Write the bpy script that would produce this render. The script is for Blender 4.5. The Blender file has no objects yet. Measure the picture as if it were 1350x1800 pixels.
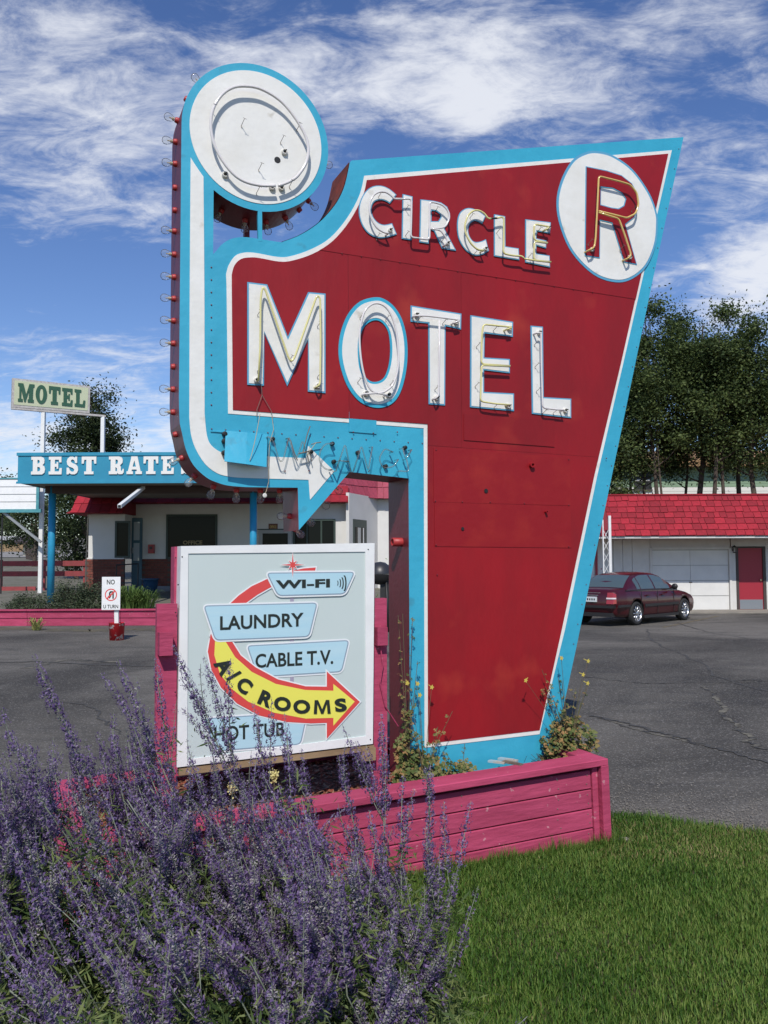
import bpy, bmesh, math, random
import numpy as np
from mathutils import Vector, Matrix
from mathutils.geometry import tessellate_polygon
random.seed(7)
RNG = np.random.default_rng(11)
sc = bpy.context.scene
COL = sc.collection
rad = math.radians

# ------------------------------------------------------------------ camera
PW, PH, F = 1350.0, 1800.0, 1500.0
CAM = Vector((0, 0, 1.65))
TILT = math.atan(85 / 1500); ROLL = 0.004
_fw = Vector((0, math.cos(TILT), math.sin(TILT)))
_up = Vector((0, -math.sin(TILT), math.cos(TILT)))
_rt = Vector((1, 0, 0))
RT = _rt * math.cos(ROLL) - _up * math.sin(ROLL)
UP = _up * math.cos(ROLL) + _rt * math.sin(ROLL)
cd = bpy.data.cameras.new('camera'); cam = bpy.data.objects.new('camera', cd); COL.objects.link(cam)
cd.sensor_fit = 'HORIZONTAL'; cd.sensor_width = 36; cd.lens = 36 * F / PW
cd.clip_start = 0.05; cd.clip_end = 6000
M = Matrix((RT, UP, -_fw)).transposed().to_4x4(); M.translation = CAM
cam.matrix_world = M
sc.camera = cam

# ------------------------------------------------------------------ light
SUN_EL = rad(47); SH = Vector((-0.04, -0.9992, 0))          # horizontal direction towards the sun
SDIR = Vector((SH.x * math.cos(SUN_EL), SH.y * math.cos(SUN_EL), math.sin(SUN_EL)))
ld = bpy.data.lights.new('sun', 'SUN'); ld.energy = 3.6; ld.angle = rad(0.53); ld.color = (1.0, 0.95, 0.88)
sun = bpy.data.objects.new('sun', ld); COL.objects.link(sun)
sun.rotation_euler = SDIR.to_track_quat('Z', 'Y').to_euler(); sun.location = (0, -5, 12)
w = bpy.data.worlds.new("World"); sc.world = w; w.use_nodes = True
nt = w.node_tree; N = nt.nodes; L = nt.links; N.clear()
def nd(t, **k):
    n = N.new(t)
    for a, b in k.items(): setattr(n, a, b)
    return n
out = nd('ShaderNodeOutputWorld'); bg = nd('ShaderNodeBackground'); bg.inputs['Strength'].default_value = 0.12
sky = nd('ShaderNodeTexSky', sky_type='NISHITA', sun_disc=False, sun_elevation=SUN_EL,
         sun_rotation=math.atan2(SDIR.x, SDIR.y), altitude=2300, air_density=1.25, dust_density=0.35, ozone_density=2.2)
tc = nd('ShaderNodeTexCoord'); sep = nd('ShaderNodeSeparateXYZ'); L.new(tc.outputs['Generated'], sep.inputs[0])
def mth(op, a, b=None, clamp=False):
    m = nd('ShaderNodeMath', operation=op); m.use_clamp = clamp
    for i, v in enumerate((a, b)):
        if v is None: continue
        if isinstance(v, (int, float)): m.inputs[i].default_value = v
        else: L.new(v, m.inputs[i])
    return m.outputs[0]
dz = mth('ADD', mth('MAXIMUM', sep.outputs[2], 0.0), 0.22)
cx = mth('DIVIDE', sep.outputs[0], dz); cy = mth('DIVIDE', sep.outputs[1], dz)
comb = nd('ShaderNodeCombineXYZ'); L.new(cx, comb.inputs[0]); L.new(cy, comb.inputs[1])
def noise(vec, scale, detail, rough, dist=0.0, off=(0, 0, 0), stretch=(1, 1, 1), rot=0):
    mp = nd('ShaderNodeMapping'); L.new(vec, mp.inputs[0]); mp.inputs['Location'].default_value = off
    mp.inputs['Scale'].default_value = stretch; mp.inputs['Rotation'].default_value = (0, 0, rot)
    n = nd('ShaderNodeTexNoise'); L.new(mp.outputs[0], n.inputs['Vector'])
    n.inputs['Scale'].default_value = scale; n.inputs['Detail'].default_value = detail
    n.inputs['Roughness'].default_value = rough; n.inputs['Distortion'].default_value = dist
    return n.outputs['Fac']
n1 = noise(comb.outputs[0], 1.9, 10, 0.62, 0.5, (3.1, 1.7, 0), (1.0, 1.25, 1), 0.5)
n2 = noise(comb.outputs[0], 6.5, 10, 0.68, 0.7, (0.4, 5.1, 0), (1.0, 1.9, 1), 0.6)
# broad cloud banks (real places in the sky, given as directions)
def blob(az, el, ra, re, amp):
    d = Vector((math.sin(az) * math.cos(el), math.cos(az) * math.cos(el), math.sin(el)))
    t1 = Vector((math.cos(az), -math.sin(az), 0)) / ra; t2 = d.cross(Vector((math.cos(az), -math.sin(az), 0))); t2 = t2 / re
    def dot(v):
        q = nd('ShaderNodeVectorMath', operation='DOT_PRODUCT'); L.new(tc.outputs['Generated'], q.inputs[0]); q.inputs[1].default_value = v; return q.outputs['Value']
    a = dot(t1); b = dot(t2)
    r2 = mth('ADD', mth('MULTIPLY', a, a), mth('MULTIPLY', b, b))
    front = mth('GREATER_THAN', dot(d), 0.0)
    return mth('MULTIPLY', mth('MULTIPLY', mth('POWER', 2.718, mth('MULTIPLY', r2, -1.0)), amp), front)
def pix(px, py):
    v = (RT * (px - 675) - UP * (py - 900) + _fw * F).normalized()
    return math.atan2(v.x, v.y), math.asin(v.z)
tot = None
for px, py, ra, re, amp in [(120, 150, .16, .10, .17), (100, 340, .15, .06, .12), (560, 90, .20, .07, .15), (830, 195, .045, .035, .12), (950, 170, .20, .08, .10),
                            (1180, 60, .16, .05, .10), (1290, 300, .10, .10, .10), (1320, 480, .06, .06, .34), (180, 610, .12, .025, .12), (60, 760, .30, .045, .28),
                            (310, 90, .05, .10, -.06), (150, 490, .22, .05, -.20), (480, 690, .2, .05, .1), (1230, 420, .07, .035, -.12), (700, 300, .10, .035, -.07)]:
    az, el = pix(px, py)
    b = blob(az, el, ra, re, amp); tot = b if tot is None else mth('ADD', tot, b)
n3 = noise(comb.outputs[0], 24, 6, 0.65, 0.3, (2.4, 9.1, 0), (1.0, 1.7, 1), 0.7)
cl = mth('ADD', mth('ADD', mth('ADD', mth('MULTIPLY', n1, 0.64), mth('MULTIPLY', n2, 0.55)), mth('MULTIPLY', n3, 0.17)), mth('MULTIPLY', tot, 0.85))
mr = nd('ShaderNodeMapRange'); mr.interpolation_type = 'SMOOTHSTEP'; L.new(cl, mr.inputs[0])
mr.inputs[1].default_value = 0.685; mr.inputs[2].default_value = 1.00; mr.inputs[3].default_value = 0.0; mr.inputs[4].default_value = 0.90
mix = nd('ShaderNodeMix', data_type='RGBA'); L.new(mr.outputs[0], mix.inputs['Factor'])
hs = nd('ShaderNodeHueSaturation'); hs.inputs['Saturation'].default_value = 1.18; hs.inputs['Hue'].default_value = 0.513; hs.inputs['Value'].default_value = 1.0
L.new(sky.outputs[0], hs.inputs['Color'])
L.new(hs.outputs[0], mix.inputs['A']); mix.inputs['B'].default_value = (6.5, 6.7, 7.2, 1)
L.new(mix.outputs['Result'], bg.inputs['Color']); L.new(bg.outputs[0], out.inputs[0])
sc.view_settings.view_transform = 'Standard'; sc.view_settings.look = 'None'
sc.view_settings.exposure = 0.12; sc.view_settings.gamma = 1.0; sc.view_settings.use_curve_mapping = False
sc.cycles.max_bounces = 6; sc.cycles.transparent_max_bounces = 12
sc.cycles.use_adaptive_sampling = True; sc.cycles.use_denoising = True

# ------------------------------------------------------------------ helpers
def ray(px, py): return (RT * (px - 675) - UP * (py - 900) + _fw * F)
def atY(px, py, Y):
    r = ray(px, py); return CAM + r * (Y / r.y)
def atZ(px, py, z=0.0):
    r = ray(px, py); return CAM + r * ((z - CAM.z) / r.z)

MATS = {}
def mat(name, col, rough=0.6, col2=None, scale=4.0, fac=0.5, bump=0.0, bscale=40.0, metal=0.0, spec=0.5, rnd=0.0, coat=0.0,
        detail=6, speck=None, stretch=None, emit=None, trans=0.0, lo=0.35, hi=0.65):
    if name in MATS: return MATS[name]
    m = bpy.data.materials.new(name); m.use_nodes = True; MATS[name] = m
    t = m.node_tree; b = t.nodes['Principled BSDF']; lk = t.links
    b.inputs['Roughness'].default_value = rough; b.inputs['Metallic'].default_value = metal
    b.inputs['Specular IOR Level'].default_value = spec; b.inputs['Coat Weight'].default_value = coat
    c = t.nodes.new('ShaderNodeTexCoord'); vec = c.outputs['Object']
    if stretch:
        mp = t.nodes.new('ShaderNodeMapping'); mp.inputs['Scale'].default_value = stretch; lk.new(vec, mp.inputs[0]); vec = mp.outputs[0]
    cur = None
    if col2 is not None:
        n = t.nodes.new('ShaderNodeTexNoise'); n.inputs['Scale'].default_value = scale; n.inputs['Detail'].default_value = detail; n.inputs['Roughness'].default_value = 0.6
        lk.new(vec, n.inputs['Vector'])
        r = t.nodes.new('ShaderNodeMapRange'); r.inputs[1].default_value = lo; r.inputs[2].default_value = hi; r.inputs[4].default_value = fac * 2 if fac <= .5 else 1; lk.new(n.outputs['Fac'], r.inputs[0])
        x = t.nodes.new('ShaderNodeMix'); x.data_type = 'RGBA'; x.inputs['A'].default_value = (*col, 1); x.inputs['B'].default_value = (*col2, 1)
        lk.new(r.outputs[0], x.inputs['Factor']); cur = x.outputs['Result']
    if speck:
        sc_, lo_, hi_, cs = speck
        n = t.nodes.new('ShaderNodeTexNoise'); n.inputs['Scale'].default_value = sc_; n.inputs['Detail'].default_value = 3; lk.new(c.outputs['Object'], n.inputs['Vector'])
        r = t.nodes.new('ShaderNodeMapRange'); r.inputs[1].default_value = lo_; r.inputs[2].default_value = hi_; lk.new(n.outputs['Fac'], r.inputs[0])
        x = t.nodes.new('ShaderNodeMix'); x.data_type = 'RGBA'; x.inputs['A'].default_value = (*col, 1); x.inputs['B'].default_value = (*cs, 1)
        if cur: lk.new(cur, x.inputs['A'])
        lk.new(r.outputs[0], x.inputs['Factor']); cur = x.outputs['Result']
    if rnd > 0:
        oi = t.nodes.new('ShaderNodeObjectInfo'); h = t.nodes.new('ShaderNodeHueSaturation')
        r = t.nodes.new('ShaderNodeMapRange'); r.inputs[3].default_value = 1 - rnd; r.inputs[4].default_value = 1 + rnd
        lk.new(oi.outputs['Random'], r.inputs[0]); lk.new(r.outputs[0], h.inputs['Value'])
        if cur: lk.new(cur, h.inputs['Color'])
        else: h.inputs['Color'].default_value = (*col, 1)
        cur = h.outputs[0]
    if cur: lk.new(cur, b.inputs['Base Color'])
    else: b.inputs['Base Color'].default_value = (*col, 1)
    if bump > 0:
        n = t.nodes.new('ShaderNodeTexNoise'); n.inputs['Scale'].default_value = bscale; n.inputs['Detail'].default_value = 5; lk.new(vec, n.inputs['Vector'])
        bp = t.nodes.new('ShaderNodeBump'); bp.inputs['Strength'].default_value = bump; bp.inputs['Distance'].default_value = 0.01
        lk.new(n.outputs['Fac'], bp.inputs['Height']); lk.new(bp.outputs[0], b.inputs['Normal'])
    if trans > 0:                                   # thin leaf: some light passes through
        tr = t.nodes.new('ShaderNodeBsdfTranslucent'); mx = t.nodes.new('ShaderNodeMixShader'); mx.inputs[0].default_value = trans
        if cur: lk.new(cur, tr.inputs[0])
        else: tr.inputs[0].default_value = (*col, 1)
        lk.new(b.outputs[0], mx.inputs[1]); lk.new(tr.outputs[0], mx.inputs[2])
        lk.new(mx.outputs[0], t.nodes['Material Output'].inputs[0])
    return m

def mk(name, verts, faces, m, parent=None, smooth=False, midx=None):
    me = bpy.data.meshes.new(name); me.from_pydata([tuple(v) for v in verts], [], faces)
    for x in (m if isinstance(m, (list, tuple)) else [m]): me.materials.append(x)
    if midx is not None: me.polygons.foreach_set('material_index', midx)
    if smooth: me.polygons.foreach_set('use_smooth', [True] * len(faces))
    me.update()
    o = bpy.data.objects.new(name, me); COL.objects.link(o)
    if parent: o.parent = parent
    return o
def mkbig(name, V, Fc, m, parent=None, nper=3):
    """numpy verts (n,3), faces (m,nper)"""
    me = bpy.data.meshes.new(name); V = np.asarray(V, dtype=np.float32); Fc = np.asarray(Fc, dtype=np.int32)
    me.vertices.add(len(V)); me.vertices.foreach_set('co', V.ravel())
    me.loops.add(Fc.size); me.loops.foreach_set('vertex_index', Fc.ravel())
    me.polygons.add(len(Fc)); me.polygons.foreach_set('loop_start', np.arange(0, Fc.size, nper, dtype=np.int32))
    try: me.polygons.foreach_set('loop_total', np.full(len(Fc), nper, dtype=np.int32))
    except Exception: pass
    me.materials.append(m); me.update(calc_edges=True); me.validate()
    o = bpy.data.objects.new(name, me); COL.objects.link(o)
    if parent: o.parent = parent
    return o
def tag(o, label=None, cat=None, group=None, kind=None):
    if label: o['label'] = label
    if cat: o['category'] = cat
    if group: o['group'] = group
    if kind: o['kind'] = kind
    return o
def thing(name, label, cat, loc=(0, 0, 0), rz=0.0, group=None):
    o = bpy.data.objects.new(name, None); COL.objects.link(o); o.location = loc; o.rotation_euler = (0, 0, rz)
    o.empty_display_size = 0.1
    return tag(o, label, cat, group)
class MB:
    def __init__(s): s.v = []; s.f = []; s.m = []
    def add(s, V, Fc, mi=0):
        b = len(s.v); s.v += [tuple(p) for p in V]; s.f += [tuple(i + b for i in f) for f in Fc]; s.m += [mi] * len(Fc)
    def box(s, x0, x1, y0, y1, z0, z1, mi=0):
        V = [(x0, y0, z0), (x1, y0, z0), (x1, y1, z0), (x0, y1, z0), (x0, y0, z1), (x1, y0, z1), (x1, y1, z1), (x0, y1, z1)]
        s.add(V, [(0, 3, 2, 1), (4, 5, 6, 7), (0, 1, 5, 4), (1, 2, 6, 5), (2, 3, 7, 6), (3, 0, 4, 7)], mi)
    def bar(s, a, b, r1, r2=None, n=8, mi=0, cap=True):
        a = Vector(a); b = Vector(b); r2 = r1 if r2 is None else r2
        d = (b - a).normalized(); q = d.orthogonal().normalized(); p = d.cross(q)
        V = []
        for c, r in ((a, r1), (b, r2)):
            for i in range(n):
                t = 2 * math.pi * i / n; V.append(c + q * (math.cos(t) * r) + p * (math.sin(t) * r))
        Fc = [(i, (i + 1) % n, n + (i + 1) % n, n + i) for i in range(n)]
        if cap: Fc += [tuple(range(n))[::-1], tuple(range(n, 2 * n))]
        s.add(V, Fc, mi)
    def rail(s, a, b, wd, ht, mi=0, up=Vector((0, 0, 1))):
        a = Vector(a); b = Vector(b); d = (b - a).normalized(); sd = d.cross(up).normalized() * (wd / 2); u = sd.cross(d).normalized() * (ht / 2)
        V = [a - sd - u, a + sd - u, a + sd + u, a - sd + u, b - sd - u, b + sd - u, b + sd + u, b - sd + u]
        s.add(V, [(0, 1, 2, 3), (7, 6, 5, 4), (0, 4, 5, 1), (1, 5, 6, 2), (2, 6, 7, 3), (3, 7, 4, 0)], mi)
    def lathe(s, prof, n=16, c=(0, 0, 0), axis=(0, 0, 1), mi=0):
        ax = Vector(axis).normalized(); q = ax.orthogonal().normalized(); p = ax.cross(q); c = Vector(c); V = []
        for r, h in prof:
            for i in range(n):
                t = 2 * math.pi * i / n; V.append(c + ax * h + (q * math.cos(t) + p * math.sin(t)) * max(r, 1e-4))
        Fc = []
        for k in range(len(prof) - 1):
            for i in range(n):
                j = (i + 1) % n; Fc.append((k * n + i, k * n + j, (k + 1) * n + j, (k + 1) * n + i))
        s.add(V, Fc, mi)
    def tube(s, pts, r, n=6, closed=False, mi=0):
        P = [Vector(p) for p in pts]; m = len(P); V = []; prev = None
        for k in range(m):
            a = P[(k - 1) % m] if (closed or k > 0) else P[k]; b = P[(k + 1) % m] if (closed or k < m - 1) else P[k]
            d = (b - a)
            if d.length < 1e-9: d = Vector((0, 0, 1))
            d.normalize()
            if prev is None: q = d.orthogonal().normalized()
            else:
                q = prev - d * prev.dot(d); q = q.normalized() if q.length > 1e-6 else d.orthogonal().normalized()
            prev = q; p = d.cross(q)
            for i in range(n):
                t = 2 * math.pi * i / n; V.append(P[k] + (q * math.cos(t) + p * math.sin(t)) * r)
        Fc = []
        for k in range(m if closed else m - 1):
            for i in range(n):
                j = (i + 1) % n; k2 = (k + 1) % m; Fc.append((k * n + i, k * n + j, k2 * n + j, k2 * n + i))
        if not closed: Fc += [tuple(range(n))[::-1], tuple(range((m - 1) * n, m * n))]
        s.add(V, Fc, mi)
    def prism(s, outer, y0, y1, holes=(), mi=0, mside=None, ax='xz'):
        """polygon in x,z pushed along y from y0 (front) to y1 (back)"""
        loops = [list(outer)] + [list(h) for h in holes]
        tri = tessellate_polygon([[Vector((p[0], p[1], 0)) for p in l] for l in loops])
        flat = [p for l in loops for p in l]; n = len(flat)
        V = [(p[0], y0, p[1]) for p in flat] + [(p[0], y1, p[1]) for p in flat]
        def area(a, b, c): return (b[0] - a[0]) * (c[1] - a[1]) - (b[1] - a[1]) * (c[0] - a[0])
        F1 = []; F2 = []
        for t in tri:
            a, b, c = t
            if abs(area(flat[a], flat[b], flat[c])) < 1e-12: continue
            if area(flat[a], flat[b], flat[c]) < 0: a, b, c = a, c, b
            F1.append((a, b, c)); F2.append((n + a, n + c, n + b))
        s.add(V, F1, mi); b0 = len(s.v) - len(V)
        s.f += [tuple(i + b0 for i in f) for f in F2]; s.m += [mi if mside is None else mside] * len(F2)
        k = 0; sd = []
        for li, l in enumerate(loops):
            A = sum(l[i][0] * l[(i + 1) % len(l)][1] - l[(i + 1) % len(l)][0] * l[i][1] for i in range(len(l)))
            ccw = (A > 0) if li == 0 else (A < 0)
            for i in range(len(l)):
                a = k + i; b = k + (i + 1) % len(l)
                sd.append((a, n + a, n + b, b) if ccw else (a, b, n + b, n + a))
            k += len(l)
        s.f += [tuple(i + b0 for i in f) for f in sd]; s.m += [mi if mside is None else mside] * len(sd)
    def build(s, name, m, parent=None, smooth=False):
        return mk(name, s.v, s.f, m, parent, smooth, s.m if isinstance(m, (list, tuple)) else None)
def box(name, m, parent, *a):
    b = MB(); b.box(*a); return b.build(name, m, parent)
def catmull(P, n=6, closed=True):
    P = [Vector(p) for p in P]; m = len(P); R = []
    for i in range(m if closed else m - 1):
        p0 = P[(i - 1) % m] if (closed or i > 0) else P[i]; p1 = P[i]; p2 = P[(i + 1) % m]
        p3 = P[(i + 2) % m] if (closed or i + 2 < m) else P[i + 1]
        for k in range(n):
            t = k / n
            R.append(0.5 * ((2 * p1) + (p2 - p0) * t + (2 * p0 - 5 * p1 + 4 * p2 - p3) * t * t + (3 * p1 - p0 - 3 * p2 + p3) * t ** 3))
    if not closed: R.append(P[-1])
    return R
def offset(P, d):
    """miter offset of a closed 2D polygon; d>0 grows it"""
    n = len(P); A = sum(P[i][0] * P[(i + 1) % n][1] - P[(i + 1) % n][0] * P[i][1] for i in range(n)); s = 1 if A > 0 else -1; R = []
    for i in range(n):
        a, b, c = P[i - 1], P[i], P[(i + 1) % n]
        e1 = Vector((b[0] - a[0], b[1] - a[1])); e2 = Vector((c[0] - b[0], c[1] - b[1]))
        if e1.length < 1e-9 or e2.length < 1e-9: R.append((b[0], b[1])); continue
        e1.normalize(); e2.normalize(); n1 = Vector((e1.y, -e1.x)) * s; n2 = Vector((e2.y, -e2.x)) * s
        k = 1 + n1.dot(n2); k = max(k, 0.35); v = (n1 + n2) / k * d
        R.append((b[0] + v.x, b[1] + v.y))
    return R
def clip(P, a, b):
    """part of polygon P on the left side of line a->b"""
    R = []; n = len(P)
    def sd(p): return (b[0] - a[0]) * (p[1] - a[1]) - (b[1] - a[1]) * (p[0] - a[0])
    for i in range(n):
        p, q = P[i], P[(i + 1) % n]; s1, s2 = sd(p), sd(q)
        if s1 >= 0: R.append(tuple(p))
        if (s1 >= 0) != (s2 >= 0):
            t = s1 / (s1 - s2); R.append((p[0] + (q[0] - p[0]) * t, p[1] + (q[1] - p[1]) * t))
    return R
def Z(x0, y0, s, pts): return [(x0 + x / s, y0 + y / s) for x, y in pts]
def copyo(o, parent, loc=None, rot=None, scale=None):
    c = o.copy(); COL.objects.link(c); c.parent = parent
    if loc is not None: c.location = loc
    if rot is not None: c.rotation_euler = rot
    if scale is not None: c.scale = scale
    return c
def text_mesh(s, bold=0.0):
    cu = bpy.data.curves.new('t', 'FONT'); cu.body = s; cu.offset = bold; cu.resolution_u = 4; cu.fill_mode = 'FRONT'
    o = bpy.data.objects.new('t', cu); COL.objects.link(o); bpy.context.view_layer.update()
    me = bpy.data.meshes.new_from_object(o.evaluated_get(bpy.context.evaluated_depsgraph_get()))
    V = [v.co.copy() for v in me.vertices]; Fc = [tuple(p.vertices) for p in me.polygons]
    bpy.data.objects.remove(o); bpy.data.curves.remove(cu); bpy.data.meshes.remove(me)
    x0 = min(v.x for v in V); x1 = max(v.x for v in V); y0 = min(v.y for v in V); y1 = max(v.y for v in V)
    return [((v.x - x0) / (x1 - x0), (v.y - y0) / (y1 - y0)) for v in V], Fc
# ------------------------------------------------------------------ materials
BLUE = (0.045, 0.40, 0.57); MAR = (0.17, 0.020, 0.030); RED = (0.30, 0.0085, 0.014)
m_blue = mat('sign_blue_paint', BLUE, 0.45, (0.03, 0.33, 0.49), 3.0, .4, 0.3, 16, speck=(9, .66, .80, (.05, .26, .36)))
m_white = mat('sign_white_paint', (0.80, 0.79, 0.75), 0.5, (0.70, 0.68, 0.62), 5.0, .35, 0.2, 24, speck=(11, .66, .82, (.50, .46, .38)))
m_red = mat('sign_red_paint', RED, 0.5, (0.22, 0.009, 0.013), 2.2, .5, 0.5, 7, rnd=.06, spec=.3, speck=(2.8, .58, .80, (.37, .034, .022)), stretch=(1, 1, .45))
m_redfade = mat('faded_red_paint', (0.28, 0.009, 0.014), 0.5, (0.36, 0.024, 0.018), 4.0, .5, 0.22, 14, rnd=.04, lo=.48, hi=.85, spec=.3)
m_mar = mat('maroon_edge_paint', MAR, 0.45, (0.13, 0.018, 0.024), 6, .4, 0.15, 40)
m_rust = mat('rusty_edge', (0.25, 0.05, 0.03), 0.75, (0.12, 0.03, 0.02), 9, .5, 0.3, 50)
m_sockr = mat('red_socket_paint', (0.40, 0.035, 0.035), 0.45)
m_pink = mat('magenta_paint', (0.46, 0.064, 0.135), 0.75, (0.35, 0.044, 0.095), 6, .5, 0.5, 26, rnd=.10, speck=(22, .69, .72, (.50, .20, .24)), stretch=(.35, 1, 1.6), spec=.3)
m_dark = mat('dark_hole', (0.012, 0.012, 0.013), 0.6)
m_porc = mat('porcelain', (0.68, 0.66, 0.60), 0.35)
m_wire = mat('old_wire', (0.17, 0.145, 0.12), 0.6)
m_wirel = mat('pale_wire', (0.45, 0.38, 0.26), 0.6)
m_tubew = mat('white_neon_glass', (0.72, 0.68, 0.66), 0.12, coat=.6)
m_tubey = mat('yellow_neon_glass', (0.72, 0.66, 0.28), 0.14, coat=.6)
m_tubeo = mat('amber_neon_glass', (0.66, 0.46, 0.14), 0.14, coat=.6)
m_bluegrey = mat('letter_edge_paint', (0.10, 0.34, 0.52), 0.5)
def glassmat(name, tint, base):
    m = bpy.data.materials.new(name); m.use_nodes = True; t = m.node_tree; t.nodes.clear()
    o = t.nodes.new('ShaderNodeOutputMaterial'); tr = t.nodes.new('ShaderNodeBsdfTransparent'); g = t.nodes.new('ShaderNodeBsdfGlossy')
    g.inputs['Roughness'].default_value = 0.05; tr.inputs[0].default_value = (*tint, 1); lw = t.nodes.new('ShaderNodeLayerWeight'); lw.inputs[0].default_value = base
    df = t.nodes.new('ShaderNodeBsdfDiffuse'); df.inputs[0].default_value = (.8, .8, .8, 1); m0 = t.nodes.new('ShaderNodeMixShader'); m0.inputs[0].default_value = .10; t.links.new(tr.outputs[0], m0.inputs[1]); t.links.new(df.outputs[0], m0.inputs[2])
    mx = t.nodes.new('ShaderNodeMixShader'); t.links.new(lw.outputs['Fresnel'], mx.inputs[0]); t.links.new(m0.outputs[0], mx.inputs[1]); t.links.new(g.outputs[0], mx.inputs[2])
    t.links.new(mx.outputs[0], o.inputs[0]); return m
m_glass = glassmat('clear_bulb_glass', (0.96, 0.97, 0.97), 0.12)
m_tubec = glassmat('clear_neon_glass', (0.80, 0.82, 0.80), 0.22)

# ------------------------------------------------------------------ the big sign
A = rad(23.4); SU = Vector((math.cos(A), math.sin(A), 0)); SB = Vector((-math.sin(A), math.cos(A), 0)); SO = Vector((0, 4.863, 0))
def sg(px, py, off=0.0):
    """point of a plane parallel to the sign face (off = distance behind it), in the sign's own x,z"""
    r = ray(px, py); t = (off - (CAM - SO).dot(SB)) / r.dot(SB); p = CAM + r * t - SO
    return (p.dot(SU), p.z)
def S(pts, off=0.0): return [sg(x, y, off) for x, y in pts]
def sm(pts, off=0.0, n=5, closed=True): return [(p.x, p.y) for p in catmull([Vector((*sg(x, y, off), 0)) for x, y in pts], n, closed)]

sign = thing('motel_sign', 'tall red and blue neon sign with round head and curved arrow, in the magenta planter', 'sign', SO, A)
THK = 0.29; ZB = 0.30
# head circle: fit in the plane
cp = S([(430, 113), (575, 273), (483, 377), (335, 160), (520, 140), (560, 215), (540, 350), (400, 347)])
Am = np.array([[2 * x, 2 * z, 1] for x, z in cp]); bm_ = np.array([x * x + z * z for x, z in cp]); sol = np.linalg.lstsq(Am, bm_, rcond=None)[0]
CC = (sol[0], sol[1]); CR = math.sqrt(sol[2] + sol[0] ** 2 + sol[1] ** 2)
xl = sg(318, 330)[0]
CR = (CR + (CC[0] - xl)) / 2; CC = (xl + CR, CC[1])
xin = sg(375, 400)[0]
aj = -math.acos((xin - CC[0]) / CR)            # where the circle meets the inner edge of the band
arc = []
k0, k1 = math.pi, aj
for i in range(61):
    t = k0 + (k1 - k0) * i / 60; arc.append((CC[0] + CR * math.cos(t), CC[1] + CR * math.sin(t)))
o1 = sm([(375.6, 446), (381, 440), (388.5, 431), (400.6, 422.4), (414.5, 417.8), (433, 416.9), (453.3, 419.6), (481, 424), (496, 426)], n=3, closed=False)
o2 = sm([(497, 425), (523.7, 415), (547.8, 401), (566.3, 386.3), (583, 367.8), (596, 349), (606.7, 323.3), (615, 285)], n=3, closed=False)
lx0 = sg(719, 1000)[0]
o3 = S([(618.7, 282), (1201.6, 241), (1145.8, 500), (1074.8, 840), (1012.7, 1140), (978, 1300)])
brx = o3[-1][0] - (o3[-2][0] - o3[-1][0]) / (o3[-2][1] - o3[-1][1]) * (o3[-1][1] - ZB)
o4 = [(brx, ZB), (lx0, ZB), (lx0, sg(719, 841)[1])] + S([(614.7, 829.5), (525.3, 932), (523.5, 857.3)])
o5 = sm([(433, 856.3), (401, 853.5), (380, 847.5), (362.6, 839), (340.4, 818), (327, 791), (320.8, 765)], n=4, closed=False)
o5 = o5 + [(xl + .0060, sg(318, 745)[1]), (xl + .0022, sg(318, 725)[1]), (xl, sg(318, 700)[1])]
outline = arc + [(xin, o1[0][1])] + o1 + o2 + o3 + o4 + o5
b = MB(); b.prism(outline, 0.0, THK, mi=0, mside=1); b.build('cabinet', [m_blue, m_mar], sign)
def sheet(name, P, y, m, holes=(), th=0.0028, parent=sign):
    b = MB(); b.prism(P, y, y + th, holes); return b.build(name, m, parent)
# rusty inner side of the notch
b = MB()
for p, q in zip(o2[:-1], o2[1:]):
    b.add([(p[0] - .003, .004, p[1] + .002), (q[0] - .003, .004, q[1] + .002), (q[0] - .003, THK - .004, q[1] + .002), (p[0] - .003, THK - .004, p[1] + .002)], [(0, 1, 2, 3)])
b.build('rusty_return', m_rust, sign)
# strut between head and panel + dark rear strut
p = S([(453, 362), (460.5, 362), (461, 424), (454, 424)]); b = MB(); b.prism(p, -0.001, 0.02); b.build('strut', m_blue, sign)
p = S([(429, 380), (438, 380), (438, 430), (429, 430)], .2); b = MB(); b.prism(p, .19, .22); b.build('strut', m_mar, sign)
# white disc and band
disc = [(CC[0] + (CR - .042) * math.cos(2 * math.pi * i / 96), CC[1] + (CR - .042) * math.sin(2 * math.pi * i / 96)) for i in range(96)]
sheet('white_disc', disc, -.003, m_white)
ring_in = []
a0 = math.atan2(sg(335, 278)[1] - CC[1], sg(335, 278)[0] - CC[0]); a1 = math.atan2(sg(357.5, 312)[1] - CC[1], sg(357.5, 312)[0] - CC[0])
band = S([(335, 277)])
for i in range(1, 9):
    x, y = 335 + (357.5 - 335) * i / 8, 277 + (311 - 277) * (i / 8) ** .93; band.append(sg(x, y))
band += S([(358.5, 420), (359.3, 540), (359.5, 726.7)]) + sm([(361, 745), (363.5, 765), (369, 780), (381, 791), (395, 797), (420, 800), (470, 802.6)], n=3, closed=False)
band += S([(537.5, 805.3), (541.3, 784), (587.2, 828.2), (544.8, 878.6), (542.2, 843.5), (447.8, 840.7)])
band += sm([(420, 839.6), (399.6, 837.3), (381, 831.5), (360.7, 816), (344, 789.6), (335.5, 763.7), (332.6, 734)], n=3, closed=False) + S([(333.2, 540), (334, 400)])
sheet('white_arrow', band, -.003, m_white)
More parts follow.
